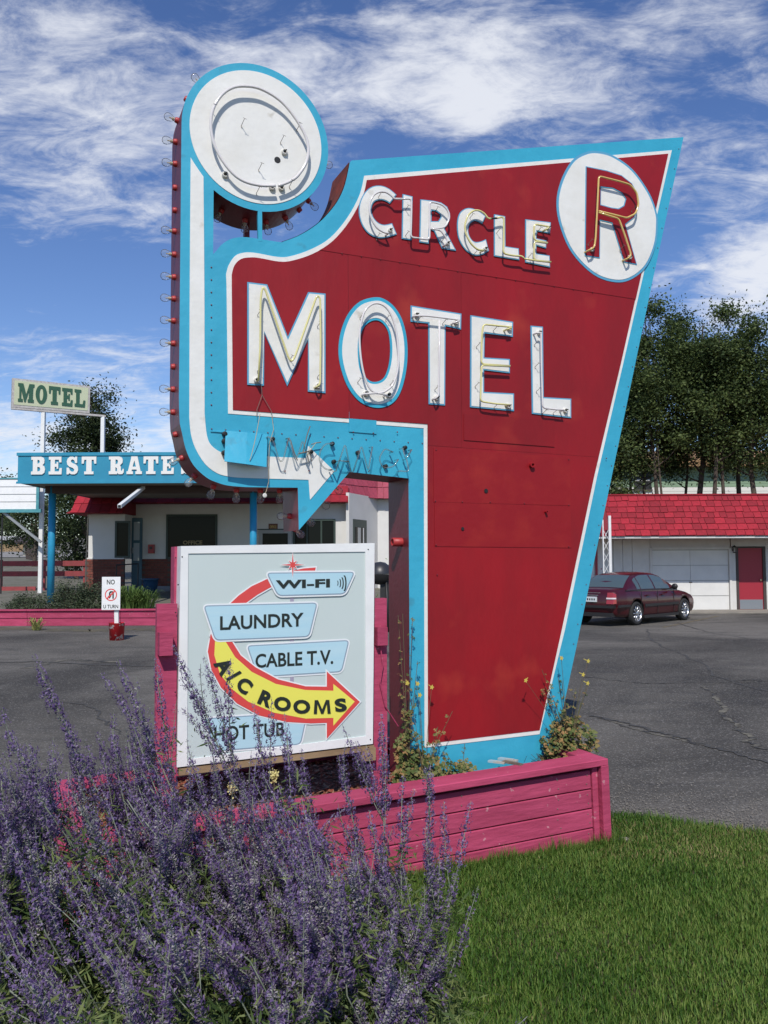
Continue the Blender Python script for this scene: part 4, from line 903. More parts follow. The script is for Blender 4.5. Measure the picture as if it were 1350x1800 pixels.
GL = {
 'T': ([(0,100),(100,100),(100,60),(86,60),(82,82),(68,82),(68,16),(82,16),(82,0),(18,0),(18,16),(32,16),(32,82),(18,82),(14,60),(0,60)], []),
 'E': ([(0,100),(96,100),(96,68),(80,68),(76,83),(46,83),(46,60),(60,60),(60,70),(72,70),(72,32),(60,32),(60,43),(46,43),(46,17),(78,17),(83,36),(100,36),(98,0),(0,0),(0,17),(14,17),(14,83),(0,83)], []),
 'L': ([(0,100),(60,100),(60,84),(46,84),(46,17),(76,17),(82,40),(100,40),(97,0),(0,0),(0,17),(14,17),(14,84),(0,84)], []),
 'M': ([(0,100),(32,100),(51,42),(69,100),(100,100),(100,84),(93,84),(93,16),(100,16),(100,0),(62,0),(62,16),(68,16),(68,64),(48,0),(40,0),(20,64),(20,16),(30,16),(30,0),(0,0),(0,16),(8,16),(8,84),(0,84)], []),
 'A': ([(30,100),(70,100),(91,16),(100,16),(100,0),(58,0),(58,16),(67,16),(65,26),(35,26),(32,16),(42,16),(42,0),(0,0),(0,16),(9,16),(28,86)], [[(39,42),(61,42),(50,78)]]),
 'B': ([(0,100),(70,100),(88,94),(94,80),(92,64),(80,53),(94,44),(99,28),(94,10),(78,0),(0,0),(0,17),(12,17),(12,83),(0,83)], [[(44,83),(57,81),(61,73),(57,64),(44,61)], [(44,43),(60,41),(66,30),(60,19),(44,17)]]),
 'R': ([(0,100),(68,100),(86,94),(92,80),(90,64),(74,50),(80,40),(80,22),(85,17),(90,22),(91,30),(100,30),(99,10),(90,0),(66,0),(56,8),(54,34),(44,40),(44,17),(56,17),(56,0),(0,0),(0,17),(12,17),(12,83),(0,83)], [[(44,83),(57,81),(61,71),(57,60),(44,56)]]),
 'S': ([(88,100),(88,64),(72,64),(66,78),(52,85),(38,80),(38,70),(50,64),(78,56),(94,42),(97,24),(88,8),(70,0),(44,0),(26,7),(20,0),(4,0),(4,38),(21,38),(30,22),(48,14),(64,18),(66,28),(54,36),(24,44),(8,56),(4,74),(12,90),(30,100),(54,100),(68,93),(73,100)], []),
}
def ell(cx_, cy_, a_, b_, n=28): return [(cx_ + a_ * math.cos(2 * math.pi * i / n), cy_ + b_ * math.sin(2 * math.pi * i / n)) for i in range(n)]
GL['O'] = (ell(50, 50, 50, 51), [ell(50, 50, 17, 34)])
m_bw = mat('cut_letter_white', (.76, .75, .71), .6)
for ch, x0, x1 in [('B', 221, 326), ('E', 352, 450), ('S', 482, 574), ('T', 597, 706), ('R', 800, 912), ('A', 932, 1047), ('T', 1058, 1168), ('E', 1190, 1285), ('S', 1335, 1430)]:
    o_, hs_ = GL[ch]; xa_ = wx(x0 / 4.219, CY); xb_ = wx(x1 / 4.219, CY); zb_ = wz(650 + 776 / 4.219, CY, 150); ztp = wz(650 + 645 / 4.219, CY, 150)
    fn = lambda p: (xa_ + (xb_ - xa_) * p[0] / 100, zb_ + (ztp - zb_) * p[1] / 100)
    b = MB(); b.prism([fn(p) for p in o_], -.035, -.002, [[fn(p) for p in h_] for h_ in hs_]); b.build('letter', m_bw, cn)
# rain spout
a_ = atY(252, 857, CY + .6); c = atY(210, 890, CY - 2.0); h = MB(); h.rail(a_ - Vector((0, CY, 0)), c - Vector((0, CY, 0)), .10, .09); h.build('spout', mat('white_spout', (.75, .75, .73), .4), cn)
c2 = c - Vector((0, CY, 0)); d_ = (c - a_).normalized(); h = MB(); h.rail(c2 + d_ * .001, c2 + d_ * .006, .075, .065); h.build('spout_mouth', m_dark, cn)

# ------------------------------------------------------------------ MOTEL sign on poles
ps = thing('pole_sign', 'cream sign with green letters MOTEL on two thin white poles above the canopy', 'sign', (0, 0, 0))
Y0, Y1 = 30.3, 31.6
def pp(px, py, extra=0.0):                     # plane through the two poles
    d = Vector((1, (Y1 - Y0) / ((180 - 75) / F * 31), 0)); q0 = Vector((wx(75, Y0), Y0, 0)); nrm_ = Vector((-d.y, d.x, 0)).normalized(); r = ray(px, py)
    t = ((q0 - CAM).dot(nrm_) + extra) / r.dot(nrm_); return CAM + r * t, nrm_
def slab(P, e0, e1, m, name, parent, holes=()):
    loops = [P] + list(holes); V = []; flat = [q for l in loops for q in l]
    A_ = [pp(x_, y_)[0] for x_, y_ in flat]; nn = pp(0, 0)[1]
    tri = tessellate_polygon([[Vector((x_, -y_, 0)) for x_, y_ in l] for l in loops]); n_ = len(flat)
    V = [p_ + nn * e0 for p_ in A_] + [p_ + nn * e1 for p_ in A_]; Fc = []
    for t in tri: Fc += [tuple(t), tuple(i + n_ for i in t)[::-1]]
    k = 0
    for l in loops:
        for i in range(len(l)): a1_ = k + i; b1_ = k + (i + 1) % len(l); Fc.append((a1_, b1_, n_ + b1_, n_ + a1_))
        k += len(l)
    o = mk(name, V, Fc, m, parent); bm = bmesh.new(); bm.from_mesh(o.data); bmesh.ops.recalc_face_normals(bm, faces=bm.faces); bm.to_mesh(o.data); bm.free(); return o
zq = lambda p: Z(0, 650, 4.219, p)
m_cream = mat('cream_sign_face', (.56, .58, .38), .5, (.50, .53, .35), 2, .3); m_frm = mat('pale_sign_frame', (.55, .52, .48), .6, (.35, .3, .27), 12, .4); m_dkg = mat('dark_green_letter', (.03, .10, .055), .5)
fo_ = zq([(92, 60), (670, 122), (664, 322), (86, 275)]); fi_ = zq([(108, 78), (655, 136), (649, 303), (104, 258)])
slab(fo_, .0, .18, m_frm, 'sign_box', ps); slab(fi_, -.012, -.001, m_cream, 'sign_face', ps)
for i, (ch, q) in enumerate(zip('MOTEL', [[(134, 98), (255, 110), (248, 245), (132, 235)], [(265, 110), (350, 120), (345, 256), (262, 248)], [(362, 120), (448, 130), (442, 262), (362, 256)], [(460, 134), (540, 142), (536, 274), (458, 265)], [(552, 144), (634, 154), (630, 280), (552, 272)]])):
    q = zq(q); o_, hs_ = GL[ch]
    def fq(p): u, v = p[0] / 100, p[1] / 100; return tuple((q[3][k] * (1 - u) + q[2][k] * u) * (1 - v) + (q[0][k] * (1 - u) + q[1][k] * u) * v for k in (0, 1))
    slab([fq(p) for p in o_], -.035, -.013, m_dkg, 'letter', ps, [[fq(p) for p in h_] for h_ in hs_])
h = MB(); a_ = pp(18, 716)[0]; c = pp(184, 730)[0]; h.rail(a_ + Vector((0, .08, -.02)), c + Vector((0, .08, -.02)), .12, .07); h.build('base_rail', m_frm, ps)
for px, pyt in ((75, 722), (180, 730)):
    a_ = pp(px, pyt)[0]; h = MB(); xx = a_.x; yy = a_.y + .08; zb = yz(yy) - .02 if px < 100 else 4.0; h.rail((xx, yy, zb), (xx, yy, a_.z - .05), .13, .13, up=Vector((0, 1, 0))); h.build('pole', m_wpaint, ps)
# ------------------------------------------------------------------ sided board sign at far left
bs = thing('board_sign', 'white sided board with teal edging beside the canopy, at the left edge', 'sign', (0, 29.8, 0))
bx0, bx1 = wx(-120, 29.8), wx(62, 29.8); z0, z1 = wz(895, 29.8, 30), wz(842, 29.8, 30); m_teal = mat('teal_trim', (.05, .26, .30), .5, (.12, .34, .36), 8, .4)
n_ = 4; hh = (z1 - z0) / n_
for i in range(n_):
    b = MB(); b.add([(bx0, -.03, z0 + i * hh), (bx1, -.03, z0 + i * hh), (bx1, -.005, z0 + (i + 1) * hh), (bx0, -.005, z0 + (i + 1) * hh), (bx0, .03, z0 + i * hh), (bx1, .03, z0 + i * hh), (bx1, .03, z0 + (i + 1) * hh), (bx0, .03, z0 + (i + 1) * hh)], [(0, 1, 2, 3), (0, 4, 5, 1), (1, 5, 6, 2), (3, 2, 6, 7), (0, 3, 7, 4), (5, 4, 7, 6)]); b.build('siding_board', m_frame, bs)
box('edge_trim', m_teal, bs, bx0, bx1 + .18, -.06, .06, z0 - .12, z0 - .002); box('edge_trim', m_teal, bs, bx1 + .001, bx1 + .1, -.04, .05, z0, z1); box('edge_trim', m_teal, bs, bx0, bx1 + .1, -.04, .05, z1 + .001, z1 + .04)
h = MB(); h.rail(atY(4, 899, 29.9) - Vector((0, 29.8, 0)), atY(72, 953, 29.9) - Vector((0, 29.8, 0)), .10, .08); h.build('brace', mat('galvanised', (.35, .36, .36), .45, metal=.5), bs)
h = MB(); X = wx(2, 29.9); h.bar((X, .12, yz(29.8)), (X, .12, z0 - .12), .03); h.build('post', m_blk, bs)
# ------------------------------------------------------------------ red rail fence
fc = thing('rail_fence', 'low dusty red board rail fence behind the white pole', 'fence', (0, 31.9, 0))
m_fred = mat('faded_fence_red', (.30, .05, .055), .8, (.22, .045, .045), 6, .5, .3, 30, rnd=.1); FY = 31.9
for (py0, py1, x1p) in ((986, 995, 150), (1004, 1013, 150), (1031, 1039, 64)):
    za_, zb_ = wz(py1, FY, 60), wz(py0, FY, 60); x = wx(-160, FY); xe = wx(x1p, FY)
    while x < xe - .05: x2 = min(x + 2.9, xe); box('rail', m_fred, fc, x + .004, x2 - .004, -.03 + random.uniform(-.004, .004), .015, za_, zb_); x = x2
for px in (-60, 0, 76, 149):
    X = wx(px, FY); box('fence_post', m_fred, fc, X - .06, X + .06, .02, .13, yz(FY) - .05, wz(984, FY, 60))

# ------------------------------------------------------------------ office building
OY = 31.0
of = thing('motel_office', 'white office building with brick base and red mansard roof under the blue canopy', 'building', (0, OY, 0))
def ox(px, Y=OY): return wx(px, Y)
def oz(py, Y=OY): return wz(py, Y, 400)
m_ow = mat('office_white_wall', (.66, .65, .62), .75, (.58, .57, .54), 1.5, .3, .1, 15); m_brick = mat('red_brick', (.20, .055, .035), .85, (.14, .04, .03), 9, .5, .3, 50, rnd=.22); m_mort = mat('mortar', (.10, .075, .06), .9)
m_win = mat('dark_window_glass', (.008, .010, .010), .12, spec=.08); m_wfr = mat('dark_green_frame', (.03, .05, .04), .5); m_dteal = mat('teal_door', (.06, .13, .17), .45)
zb = yz(OY) - .05; eave = oz(886, OY - .6)
box('wall', m_ow, of, ox(232), ox(612), .0, .25, oz(982), eave + .5)
wy = -.9
box('wall', m_ow, of, ox(155, OY + wy), ox(232, OY), wy, .0 - .001, oz(982, OY + wy), wz(897, OY + wy, 200) + .3)
# brick bases
def bricks(x0, x1, y, z0, z1, maxn=1000, bl=.22, bh_=.075):
    box('mortar_wall', m_mort, of, x0, x1, y, y + .12, z0, z1); proto = None; r = 0; z = z1 - bh_ - .005
    while z > z0:
        x = x0 - (.11 if r % 2 else 0)
        while x < x1 - .03:
            a_, c = max(x, x0 + .003), min(x + bl, x1 - .003)
            if c - a_ > .15:
                if proto is None: bb = MB(); bb.box(0, 1, -.012, -.0005, 0, bh_); proto = bb.build('brick', m_brick, of); o = proto
                else: o = proto.copy(); COL.objects.link(o); o.parent = of
                o.location = (a_, y + random.uniform(-.003, .003), z); o.scale = (c - a_, 1, 1)
            x += bl + .014
        z -= bh_ + .014; r += 1
bricks(ox(150, OY + wy), ox(232), wy - .03, yz(30), oz(982, OY + wy)); bricks(ox(250), ox(300), -.03, yz(31) + .2, oz(982))
box('brick_wall', m_brick, of, ox(300), ox(612), -.02, .1, yz(31), oz(983)); box('sill', m_ow, of, ox(152, OY + wy), ox(232), wy - .05, wy - .001, oz(982, OY + wy), oz(982, OY + wy) + .05)
# windows and doors
def window(px0, px1, py0, py1, y=-.02, mull=0, frame=m_wfr, Y=OY):
    x0, x1, z0, z1 = ox(px0, Y), ox(px1, Y), wz(py1, Y, 400), wz(py0, Y, 400); yy = Y - OY
    f = MB(); t = .07; f.box(x0, x1, yy + y - .04, yy + y, z1 - t, z1); f.box(x0, x1, yy + y - .04, yy + y, z0, z0 + t); f.box(x0, x0 + t, yy + y - .039, yy + y, z0 + t, z1 - t); f.box(x1 - t, x1, yy + y - .039, yy + y, z0 + t, z1 - t)
    for k in range(mull): xm = x0 + (x1 - x0) * (k + 1) / (mull + 1); f.box(xm - .03, xm + .03, yy + y - .038, yy + y, z0 + t, z1 - t)
    fo = f.build('window', frame, of); box('pane', m_win, fo, x0 + .01, x1 - .01, yy + y - .012, yy + y - .006, z0 + .01, z1 - .01); return fo
window(202, 229, 915, 980, y=-.01, Y=OY + wy, mull=0); window(292, 382, 904, 982); window(515, 590, 913, 982, mull=2)
d0 = MB(); xd0, xd1 = ox(232.5), ox(250.5); zd0, zd1 = yz(31), oz(910); d0.box(xd0, xd1, -.09, -.03, zd0, zd1); dd = d0.build('door', m_dteal, of)
box('pane', mat('bright_pane', (.45, .5, .52), .08, spec=.8), dd, xd0 + .07, xd1 - .09, -.096, -.091, oz(985), oz(917)); box('handle', m_metal, dd, xd0 + .04, xd0 + .07, -.14, -.091, oz(972), oz(962)); box('cross_bar', m_dteal, dd, xd0 + .02, xd1 - .02, -.11, -.097, oz(954), oz(949))
d0 = MB(); xd0, xd1 = ox(455), ox(513); d0.box(xd0, xd1, -.06, -.01, yz(31), oz(932)); dd = d0.build('door', mat('grey_door', (.35, .35, .34), .5), of); box('pane', m_win, dd, xd0 + .14, xd1 - .14, -.066, -.061, oz(1010), oz(938)); box('casing', m_wfr, dd, xd0 - .05, xd1 + .05, -.059, -.02, oz(932) + .001, oz(930))
pq = box('door_plaque', mat('plaque_maroon', (.12, .03, .02), .5), of, ox(472), ox(488), -.03, -.001, oz(932) + .03, oz(921))
V_, F_ = text_mesh('OFFICE', .03)
for (xa_, xb_, za_, zb_, yy, mm, par) in ((ox(474), ox(486), oz(929), oz(924), -.032, mat('plaque_gold', (.5, .35, .1), .5), pq), (ox(322), ox(356), oz(957), oz(950), -.064, mat('window_gold', (.30, .22, .1), .5), of)):
    mk('lettering', [(xa_ + (xb_ - xa_) * u, yy, za_ + (zb_ - za_) * v) for u, v in V_], F_, mm, par)
# mansards
def mansard(x0, x1, y, ez, tz, dep, rows, m=m_shin, hip=0.0):
    b = MB(); b.add([(x0, y, ez), (x1, y, ez), (x1, y + dep, tz), (x0 + hip, y + dep, tz), (x0, y + 3, ez), (x1, y + 3, ez), (x0 + hip, y + 3, tz), (x1, y + 3, tz)], [(0, 1, 2, 3), (3, 2, 7, 6), (0, 3, 6, 4), (0, 4, 5, 1), (1, 5, 7, 2)]); r_ = b.build('roof', m_shinb, of)
    d = Vector((0, dep, tz - ez)); sl = d.length; d.normalize(); nr = Vector((0, -d.z, d.y)); shingles(r_, x0 + hip * .15, x1, Vector((0, y, ez)), d, nr, rows, .26, .40, sl / rows, m); return r_
ez1 = wz(902, OY + wy - .7, 200); mansard(ox(114, OY + wy - .7), ox(238), wy - .7, ez1, wz(869, OY + wy, 200), .75, 2, hip=1.0)
mansard(ox(239), ox(612, OY - .5), -.6, oz(884, OY - .6), oz(858, OY), .6, 2)
# angled right part
a0 = Vector((ox(614, OY - .3), -.3)); a1 = Vector((wx(664, OY + 2.4), 2.4)); a2 = Vector((wx(760, OY + 2.4), 2.4)); zt3 = oz(868, OY)
b = MB(); z0 = .3
for p_, q_ in ((a0, a1), (a1, a2)): b.add([(p_.x, p_.y, z0), (q_.x, q_.y, z0), (q_.x, q_.y, zt3), (p_.x, p_.y, zt3)], [(0, 1, 2, 3)])
b.build('wall', m_ow, of); box('corner_board', m_ow, of, ox(609), a0.x, -.35, .0, .5, zt3)
da = (a1 - a0).normalized(); na = Vector((da.y, -da.x)); b = MB()
def wq(t, z, e): p_ = a0 + (a1 - a0) * t + na * e; return (p_.x, p_.y, z)
wt0, wt1 = .12, .58; wz0, wz1 = oz(985), oz(913)
for (e, x0_, x1_, z0_, z1_, m_, nm) in ((.02, wt0, wt1, wz0, wz1, m_wfr, 'window'), (.03, wt0 + .06, wt1 - .06, wz0, wz1 - .28, m_win, 'pane'), (.034, wt0 + .14, wt0 + .24, wz0, wz1 - .3, mat('curtain', (.5, .5, .47), .9), 'curtain'), (.034, wt1 - .14, wt1 - .11, wz0, wz1 - .3, m_frame, 'curtain')):
    b = MB(); b.add([wq(x0_, z0_, e), wq(x1_, z0_, e), wq(x1_, z1_, e), wq(x0_, z1_, e), wq(x0_, z0_, 0), wq(x1_, z0_, 0), wq(x1_, z1_, 0), wq(x0_, z1_, 0)], [(0, 1, 2, 3), (3, 2, 6, 7), (1, 5, 6, 2), (0, 3, 7, 4)]); b.build(nm, m_, of)
# lit mansard over the angled part; sunlight is put into its paler shingle colour
m_shin_lit = mat('sunlit_pink_shingle', (.40, .06, .10), .75, (.30, .05, .08), 8, .5, .4, 25, rnd=.12)
for p_, q_, ez_, tz_ in ((a0 + Vector((-.9, -.3)), a1 + Vector((0, -.4)), zt3 - .05, zt3 + 1.25), (a1 + Vector((0, -.4)), a2 + Vector((0, -.4)), zt3 - .05, zt3 + 1.25)):
    p_ = p_ + (p_ - q_).normalized() * .0; q_ = q_ + (q_ - p_).normalized() * .5
    al = Vector(((q_ - p_).x, (q_ - p_).y, 0)); ln_ = al.length; al.normalize(); inn = Vector((-al.y, al.x, 0)); d = (inn * .4 + Vector((0, 0, tz_ - ez_))); sl = d.length; d.normalize(); nr = al.cross(d)
    base = Vector((p_.x, p_.y, ez_)); t4 = base + d * sl; b = MB(); b.add([base, base + al * ln_, base + al * ln_ + d * sl, t4, base + inn * .6, base + al * ln_ + inn * .6], [(0, 1, 2, 3), (0, 4, 5, 1)]); r_ = b.build('roof', m_shinb, of)
    shingles(r_, 0, ln_, base, d, nr, 3, .22, .36, sl / 3, m_shin_lit, al)
h = MB(); a_ = atY(155, 905, 29.3) - Vector((0, OY, 0)); c = atY(151.5, 985, 29.3) - Vector((0, OY, 0)); h.tube([a_, c, (c.x, c.y, yz(29.3))], .02, 6); h.build('downpipe', mat('beige_pipe', (.5, .4, .28), .6), of)
# things around the office
X = ox(267); bx1_ = thing('wall_box', 'small red box fixed to the office wall beside the teal door', 'box', (X, OY - .1, oz(964)))
box('case', m_sockr, bx1_, -.1, .1, -.06, .099, -.17, .15); box('face', m_trim, bx1_, -.05, .05, -.07, -.061, -.02, .08)
pt = thing('blue_planter_pot', 'dark blue round pot against the brick base of the office', 'plant pot', (wx(265, 29.6), 29.6, yz(29.6)))
h = MB(); h.lathe([(.0, 0), (.19, 0), (.26, .35), (.27, .48), (.30, .5), (.30, .54), (.26, .54), (.24, .45), (0, .44)], 20); h.build('pot', mat('blue_glaze', (.02, .06, .12), .25, coat=.5), pt, True)
hr = thing('hand_rail', 'thin black iron handrail by the office door', 'railing', (ox(226), OY - 1.4, yz(29.5)))
h = MB(); h.bar((0, 0, 0), (0, 0, 1.0), .02); h.bar((.75, 0, 0), (.75, 0, 1.05), .02); h.bar((-.02, 0, 1.0), (.77, 0, 1.05), .022); h.build('bars', m_blk, hr)
bb_ = thing('covered_grill', 'dark covered kettle grill in front of the white wall, seen between the posts', 'grill', (wx(668, 20.0), 20.0, 0))
h = MB(); h.lathe([(.0, 1.62), (.12, 1.60), (.25, 1.50), (.30, 1.36), (.30, 1.33)], 20); h.build('lid', mat('grill_black', (.03, .03, .033), .4), bb_, True)
h = MB(); h.lathe([(.30, 1.32), (.27, 1.2), (.14, 1.1), (.0, 1.08)], 20); 
for k in range(4): t = math.pi / 4 + k * math.pi / 2; h.bar((.2 * math.cos(t), .2 * math.sin(t), 1.2), (.28 * math.cos(t), .28 * math.sin(t), 0), .025)
h.build('body', m_blk, bb_, True); box('side_cabinet', m_blk, bb_, .0, .24, -.1, .1, .3, 1.25)

# ------------------------------------------------------------------ NO U TURN sign in its bucket
bp_ = atZ(205, 1125, 0); us = thing('no_u_turn_sign', 'white NO U TURN sign on a short post set in a red bucket', 'sign', (bp_.x, bp_.y, 0), .0)
Yb = bp_.y; r0 = (218 - 191) / 2 / F * Yb; m_bkt = mat('worn_red_bucket', (.48, .012, .018), .5, (.62, .55, .52), 7, .5, lo=.56, hi=.60)
zr_ = wz(1095, Yb, 205); h = MB(); h.lathe([(0, 0), (r0 * .88, 0), (r0, zr_), (r0 * 1.04, zr_ + .005), (r0 * .95, zr_ + .006), (r0 * .93, zr_ - .05), (0, zr_ - .05)], 24); h.build('bucket', m_bkt, us, True)
h = MB(); h.rail((.0, 0, zr_ - .06), (-.03, .02, wz(1040, Yb, 205)), .085, .05, up=Vector((0, 1, 0))); h.build('post', m_wpaint, us)
sx0, sx1 = wx(181.5, Yb) - bp_.x, wx(214, Yb) - bp_.x; sz0, sz1 = wz(1072, Yb, 198), wz(1014, Yb, 198); brd = box('board', m_frame, us, sx0, sx1, -.07, -.055, sz0, sz1)
md = brd.modifiers.new('b', 'BEVEL'); md.width = .004
cxm = (sx0 + sx1) / 2; wS = sx1 - sx0; hS = sz1 - sz0
def ut(s, x0, x1, z0, z1): V_, F_ = text_mesh(s, .02); mk('lettering', [(sx0 + wS * (x0 + (x1 - x0) * u), -.0715, sz0 + hS * (z0 + (z1 - z0) * v)) for u, v in V_], F_, m_ptxt, brd)
ut('NO', .27, .70, .77, .92); ut('U TURN', .10, .90, .05, .16)
R_ = wS * .33; zc_ = sz0 + hS * .46
b = MB(); ro_ = [(cxm + R_ * math.cos(2 * math.pi * i / 32), zc_ + R_ * math.sin(2 * math.pi * i / 32)) for i in range(32)]; ri_ = [(cxm + R_ * .84 * math.cos(2 * math.pi * i / 32), zc_ + R_ * .84 * math.sin(2 * math.pi * i / 32)) for i in range(32)]
b.prism(ro_, -.0728, -.0715, [ri_]); k_ = R_ * .62; w2 = R_ * .08; b.prism([(cxm - k_ - w2, zc_ - k_ + w2), (cxm - k_ + w2, zc_ - k_ - w2), (cxm + k_ + w2, zc_ + k_ - w2), (cxm + k_ - w2, zc_ + k_ + w2)], -.0742, -.0729); b.build('prohibition_ring', m_pred, brd)
q_ = R_ * .62; b = MB(); P_ = [(-.38, -.2), (-.62, -.2), (-.25, -.75), (.1, -.2), (-.12, -.2), (-.12, .25), (.0, .42), (.18, .42), (.28, .25), (.28, -.75), (.55, -.75), (.55, .35), (.35, .7), (-.15, .7), (-.38, .4)]
b.prism([(cxm + x_ * R_ * .85, zc_ + y_ * R_ * .85) for x_, y_ in P_], -.0725, -.0714); b.build('u_turn_arrow', m_ptxt, brd)
# ------------------------------------------------------------------ car
pr_ = atZ(1116, 1099, 0); hd = rad(44)
m_carp = mat('maroon_car_paint', (.050, .0035, .007), .3, coat=.5, spec=.4); m_cblk = mat('black_trim', (.02, .018, .018), .5); m_cgl = mat('car_glass', (.07, .10, .105), .05, spec=.9)
m_tyre = mat('tyre_rubber', (.02, .02, .02), .85); m_rim = mat('alloy_rim', (.62, .62, .62), .28, metal=.9); m_tail = mat('tail_light_red', (.32, .008, .008), .15, coat=1); m_tailw = mat('tail_light_clear', (.7, .6, .58), .15, coat=1)
Lc = 4.82; RX, FX, WR, TW = 1.02, 3.81, .325, .205
car = bpy.data.objects.new('sedan_car', None); COL.objects.link(car); tag(car, 'dark maroon four-door sedan parked in front of the white garage door, seen from behind', 'car')
fwd = Vector((math.cos(hd), math.sin(hd), 0)); rgt = Vector((fwd.y, -fwd.x, 0))
org = Vector((pr_.x, pr_.y, 0)) - rgt * (.915 - TW * .5) * .9 - fwd * RX * .9; org.z = 0.006
car.location = org; car.rotation_euler = (0, 0, hd)
st = [(0, .42, .86, .66), (.05, .33, .95, .76), (.16, .26, 1.0, .83), (.5, .22, 1.015, .89), (1.0, .19, .995, .912), (1.7, .18, .965, .918), (2.4, .18, .955, .918), (3.2, .18, .945, .915), (3.7, .19, .915, .905), (4.15, .2, .85, .88), (4.5, .22, .77, .82), (4.72, .27, .69, .74), (4.82, .38, .58, .62)]
def interp(x, k):
    for a_, c in zip(st[:-1], st[1:]):
        if a_[0] <= x <= c[0]: t = (x - a_[0]) / (c[0] - a_[0]); return a_[k] + (c[k] - a_[k]) * t
    return st[-1][k]
xs_ = sorted(set([s_[0] for s_ in st] + [i * .12 for i in range(1, 40)])); V = []; n_ = 0
def section(x):
    zb_, zt_, w_ = interp(x, 1), interp(x, 2), interp(x, 3); H = zt_ - zb_
    half = [(0, zb_), (.80 * w_, zb_), (.93 * w_, zb_ + .05 * H), (.965 * w_, zb_ + .16 * H), (.985 * w_, zb_ + .34 * H), (1.0 * w_, zb_ + .52 * H), (.99 * w_, zb_ + .70 * H), (.965 * w_, zb_ + .84 * H), (.92 * w_, zb_ + .93 * H), (.84 * w_, zb_ + .98 * H), (.6 * w_, zt_ + .01), (0, zt_ + .022)]
    return half + [(-y, z) for y, z in half[-2:0:-1]]
rings = [section(x) for x in xs_]; m_ = len(rings[0]); V = [(x, y, z) for x, r in zip(xs_, rings) for y, z in r]
Fc = [(i * m_ + j, i * m_ + (j + 1) % m_, (i + 1) * m_ + (j + 1) % m_, (i + 1) * m_ + j) for i in range(len(xs_) - 1) for j in range(m_)] + [tuple(range(m_))[::-1], tuple(range((len(xs_) - 1) * m_, len(xs_) * m_))]
body = mk('body', V, Fc, m_carp, car, True); bm = bmesh.new(); bm.from_mesh(body.data); bmesh.ops.recalc_face_normals(bm, faces=bm.faces); bm.to_mesh(body.data); bm.free()
cut = MB()
for X in (RX, FX):
    for s_ in (-1, 1): cut.bar((X, s_ * .66, WR + .02), (X, s_ * 1.1, WR + .02), WR + .055, n=32)
co = cut.build('cut', m_cblk); bpy.context.view_layer.update(); md = body.modifiers.new('b', 'BOOLEAN'); md.operation = 'DIFFERENCE'; md.object = co; md.solver = 'EXACT'
body.data.materials.append(m_cblk)
car_loc = car.location.copy(); car.location = (0, 0, 0); car.rotation_euler = (0, 0, 0); bpy.context.view_layer.update()
nm_ = bpy.data.meshes.new_from_object(body.evaluated_get(bpy.context.evaluated_depsgraph_get())); body.modifiers.clear(); body.data = nm_; nm_.name = 'body'; bpy.data.objects.remove(co)
car.location = car_loc; car.rotation_euler = (0, 0, hd); car.scale = (.9, .9, .9)
# cabin
cs = [(.60, .985, .985, .82, .78), (.9, .98, 1.19, .83, .70), (1.25, .975, 1.355, .835, .63), (1.6, .97, 1.425, .84, .595), (2.05, .965, 1.45, .84, .585), (2.45, .96, 1.43, .84, .59), (2.8, .955, 1.345, .835, .63), (3.15, .95, 1.16, .83, .70), (3.5, .945, .96, .82, .78)]
V = []; 
for x, zl, zh, wl, wh in cs:
    h_ = [(wl, zl - .06), (wl, zl), (wl + (wh - wl) * .5 + .012, zl + (zh - zl) * .5), (wh + .01, zl + (zh - zl) * .88), (wh - .05, zl + (zh - zl) * .98), (wh * .5, zh + .012), (0, zh + .02)]
    V += [(x, y, z) for y, z in h_ + [(-y, z) for y, z in h_[-2::-1]]]
m2 = 13; Fc = [(i * m2 + j, i * m2 + j + 1, (i + 1) * m2 + j + 1, (i + 1) * m2 + j) for i in range(len(cs) - 1) for j in range(m2 - 1)]
mk('cabin', V, [f[::-1] for f in Fc], m_carp, car, True)
def cint(x, k):
    for a_, c in zip(cs[:-1], cs[1:]):
        if a_[0] <= x <= c[0]: t = (x - a_[0]) / (c[0] - a_[0]); return a_[k] + (c[k] - a_[k]) * t
def cpt(x, f, e=.008, s_=-1):                          # point on the cabin side, f = height fraction
    zl, zh, wl, wh = (cint(x, k) for k in (1, 2, 3, 4)); 
    if f < .5: y = wl + ((wl + (wh - wl) * .5 + .012) - wl) * f / .5
    else: y = (wl + (wh - wl) * .5 + .012) + ((wh + .01) - (wl + (wh - wl) * .5 + .012)) * (f - .5) / .38
    return (x, s_ * (y + e), zl + (zh - zl) * f)
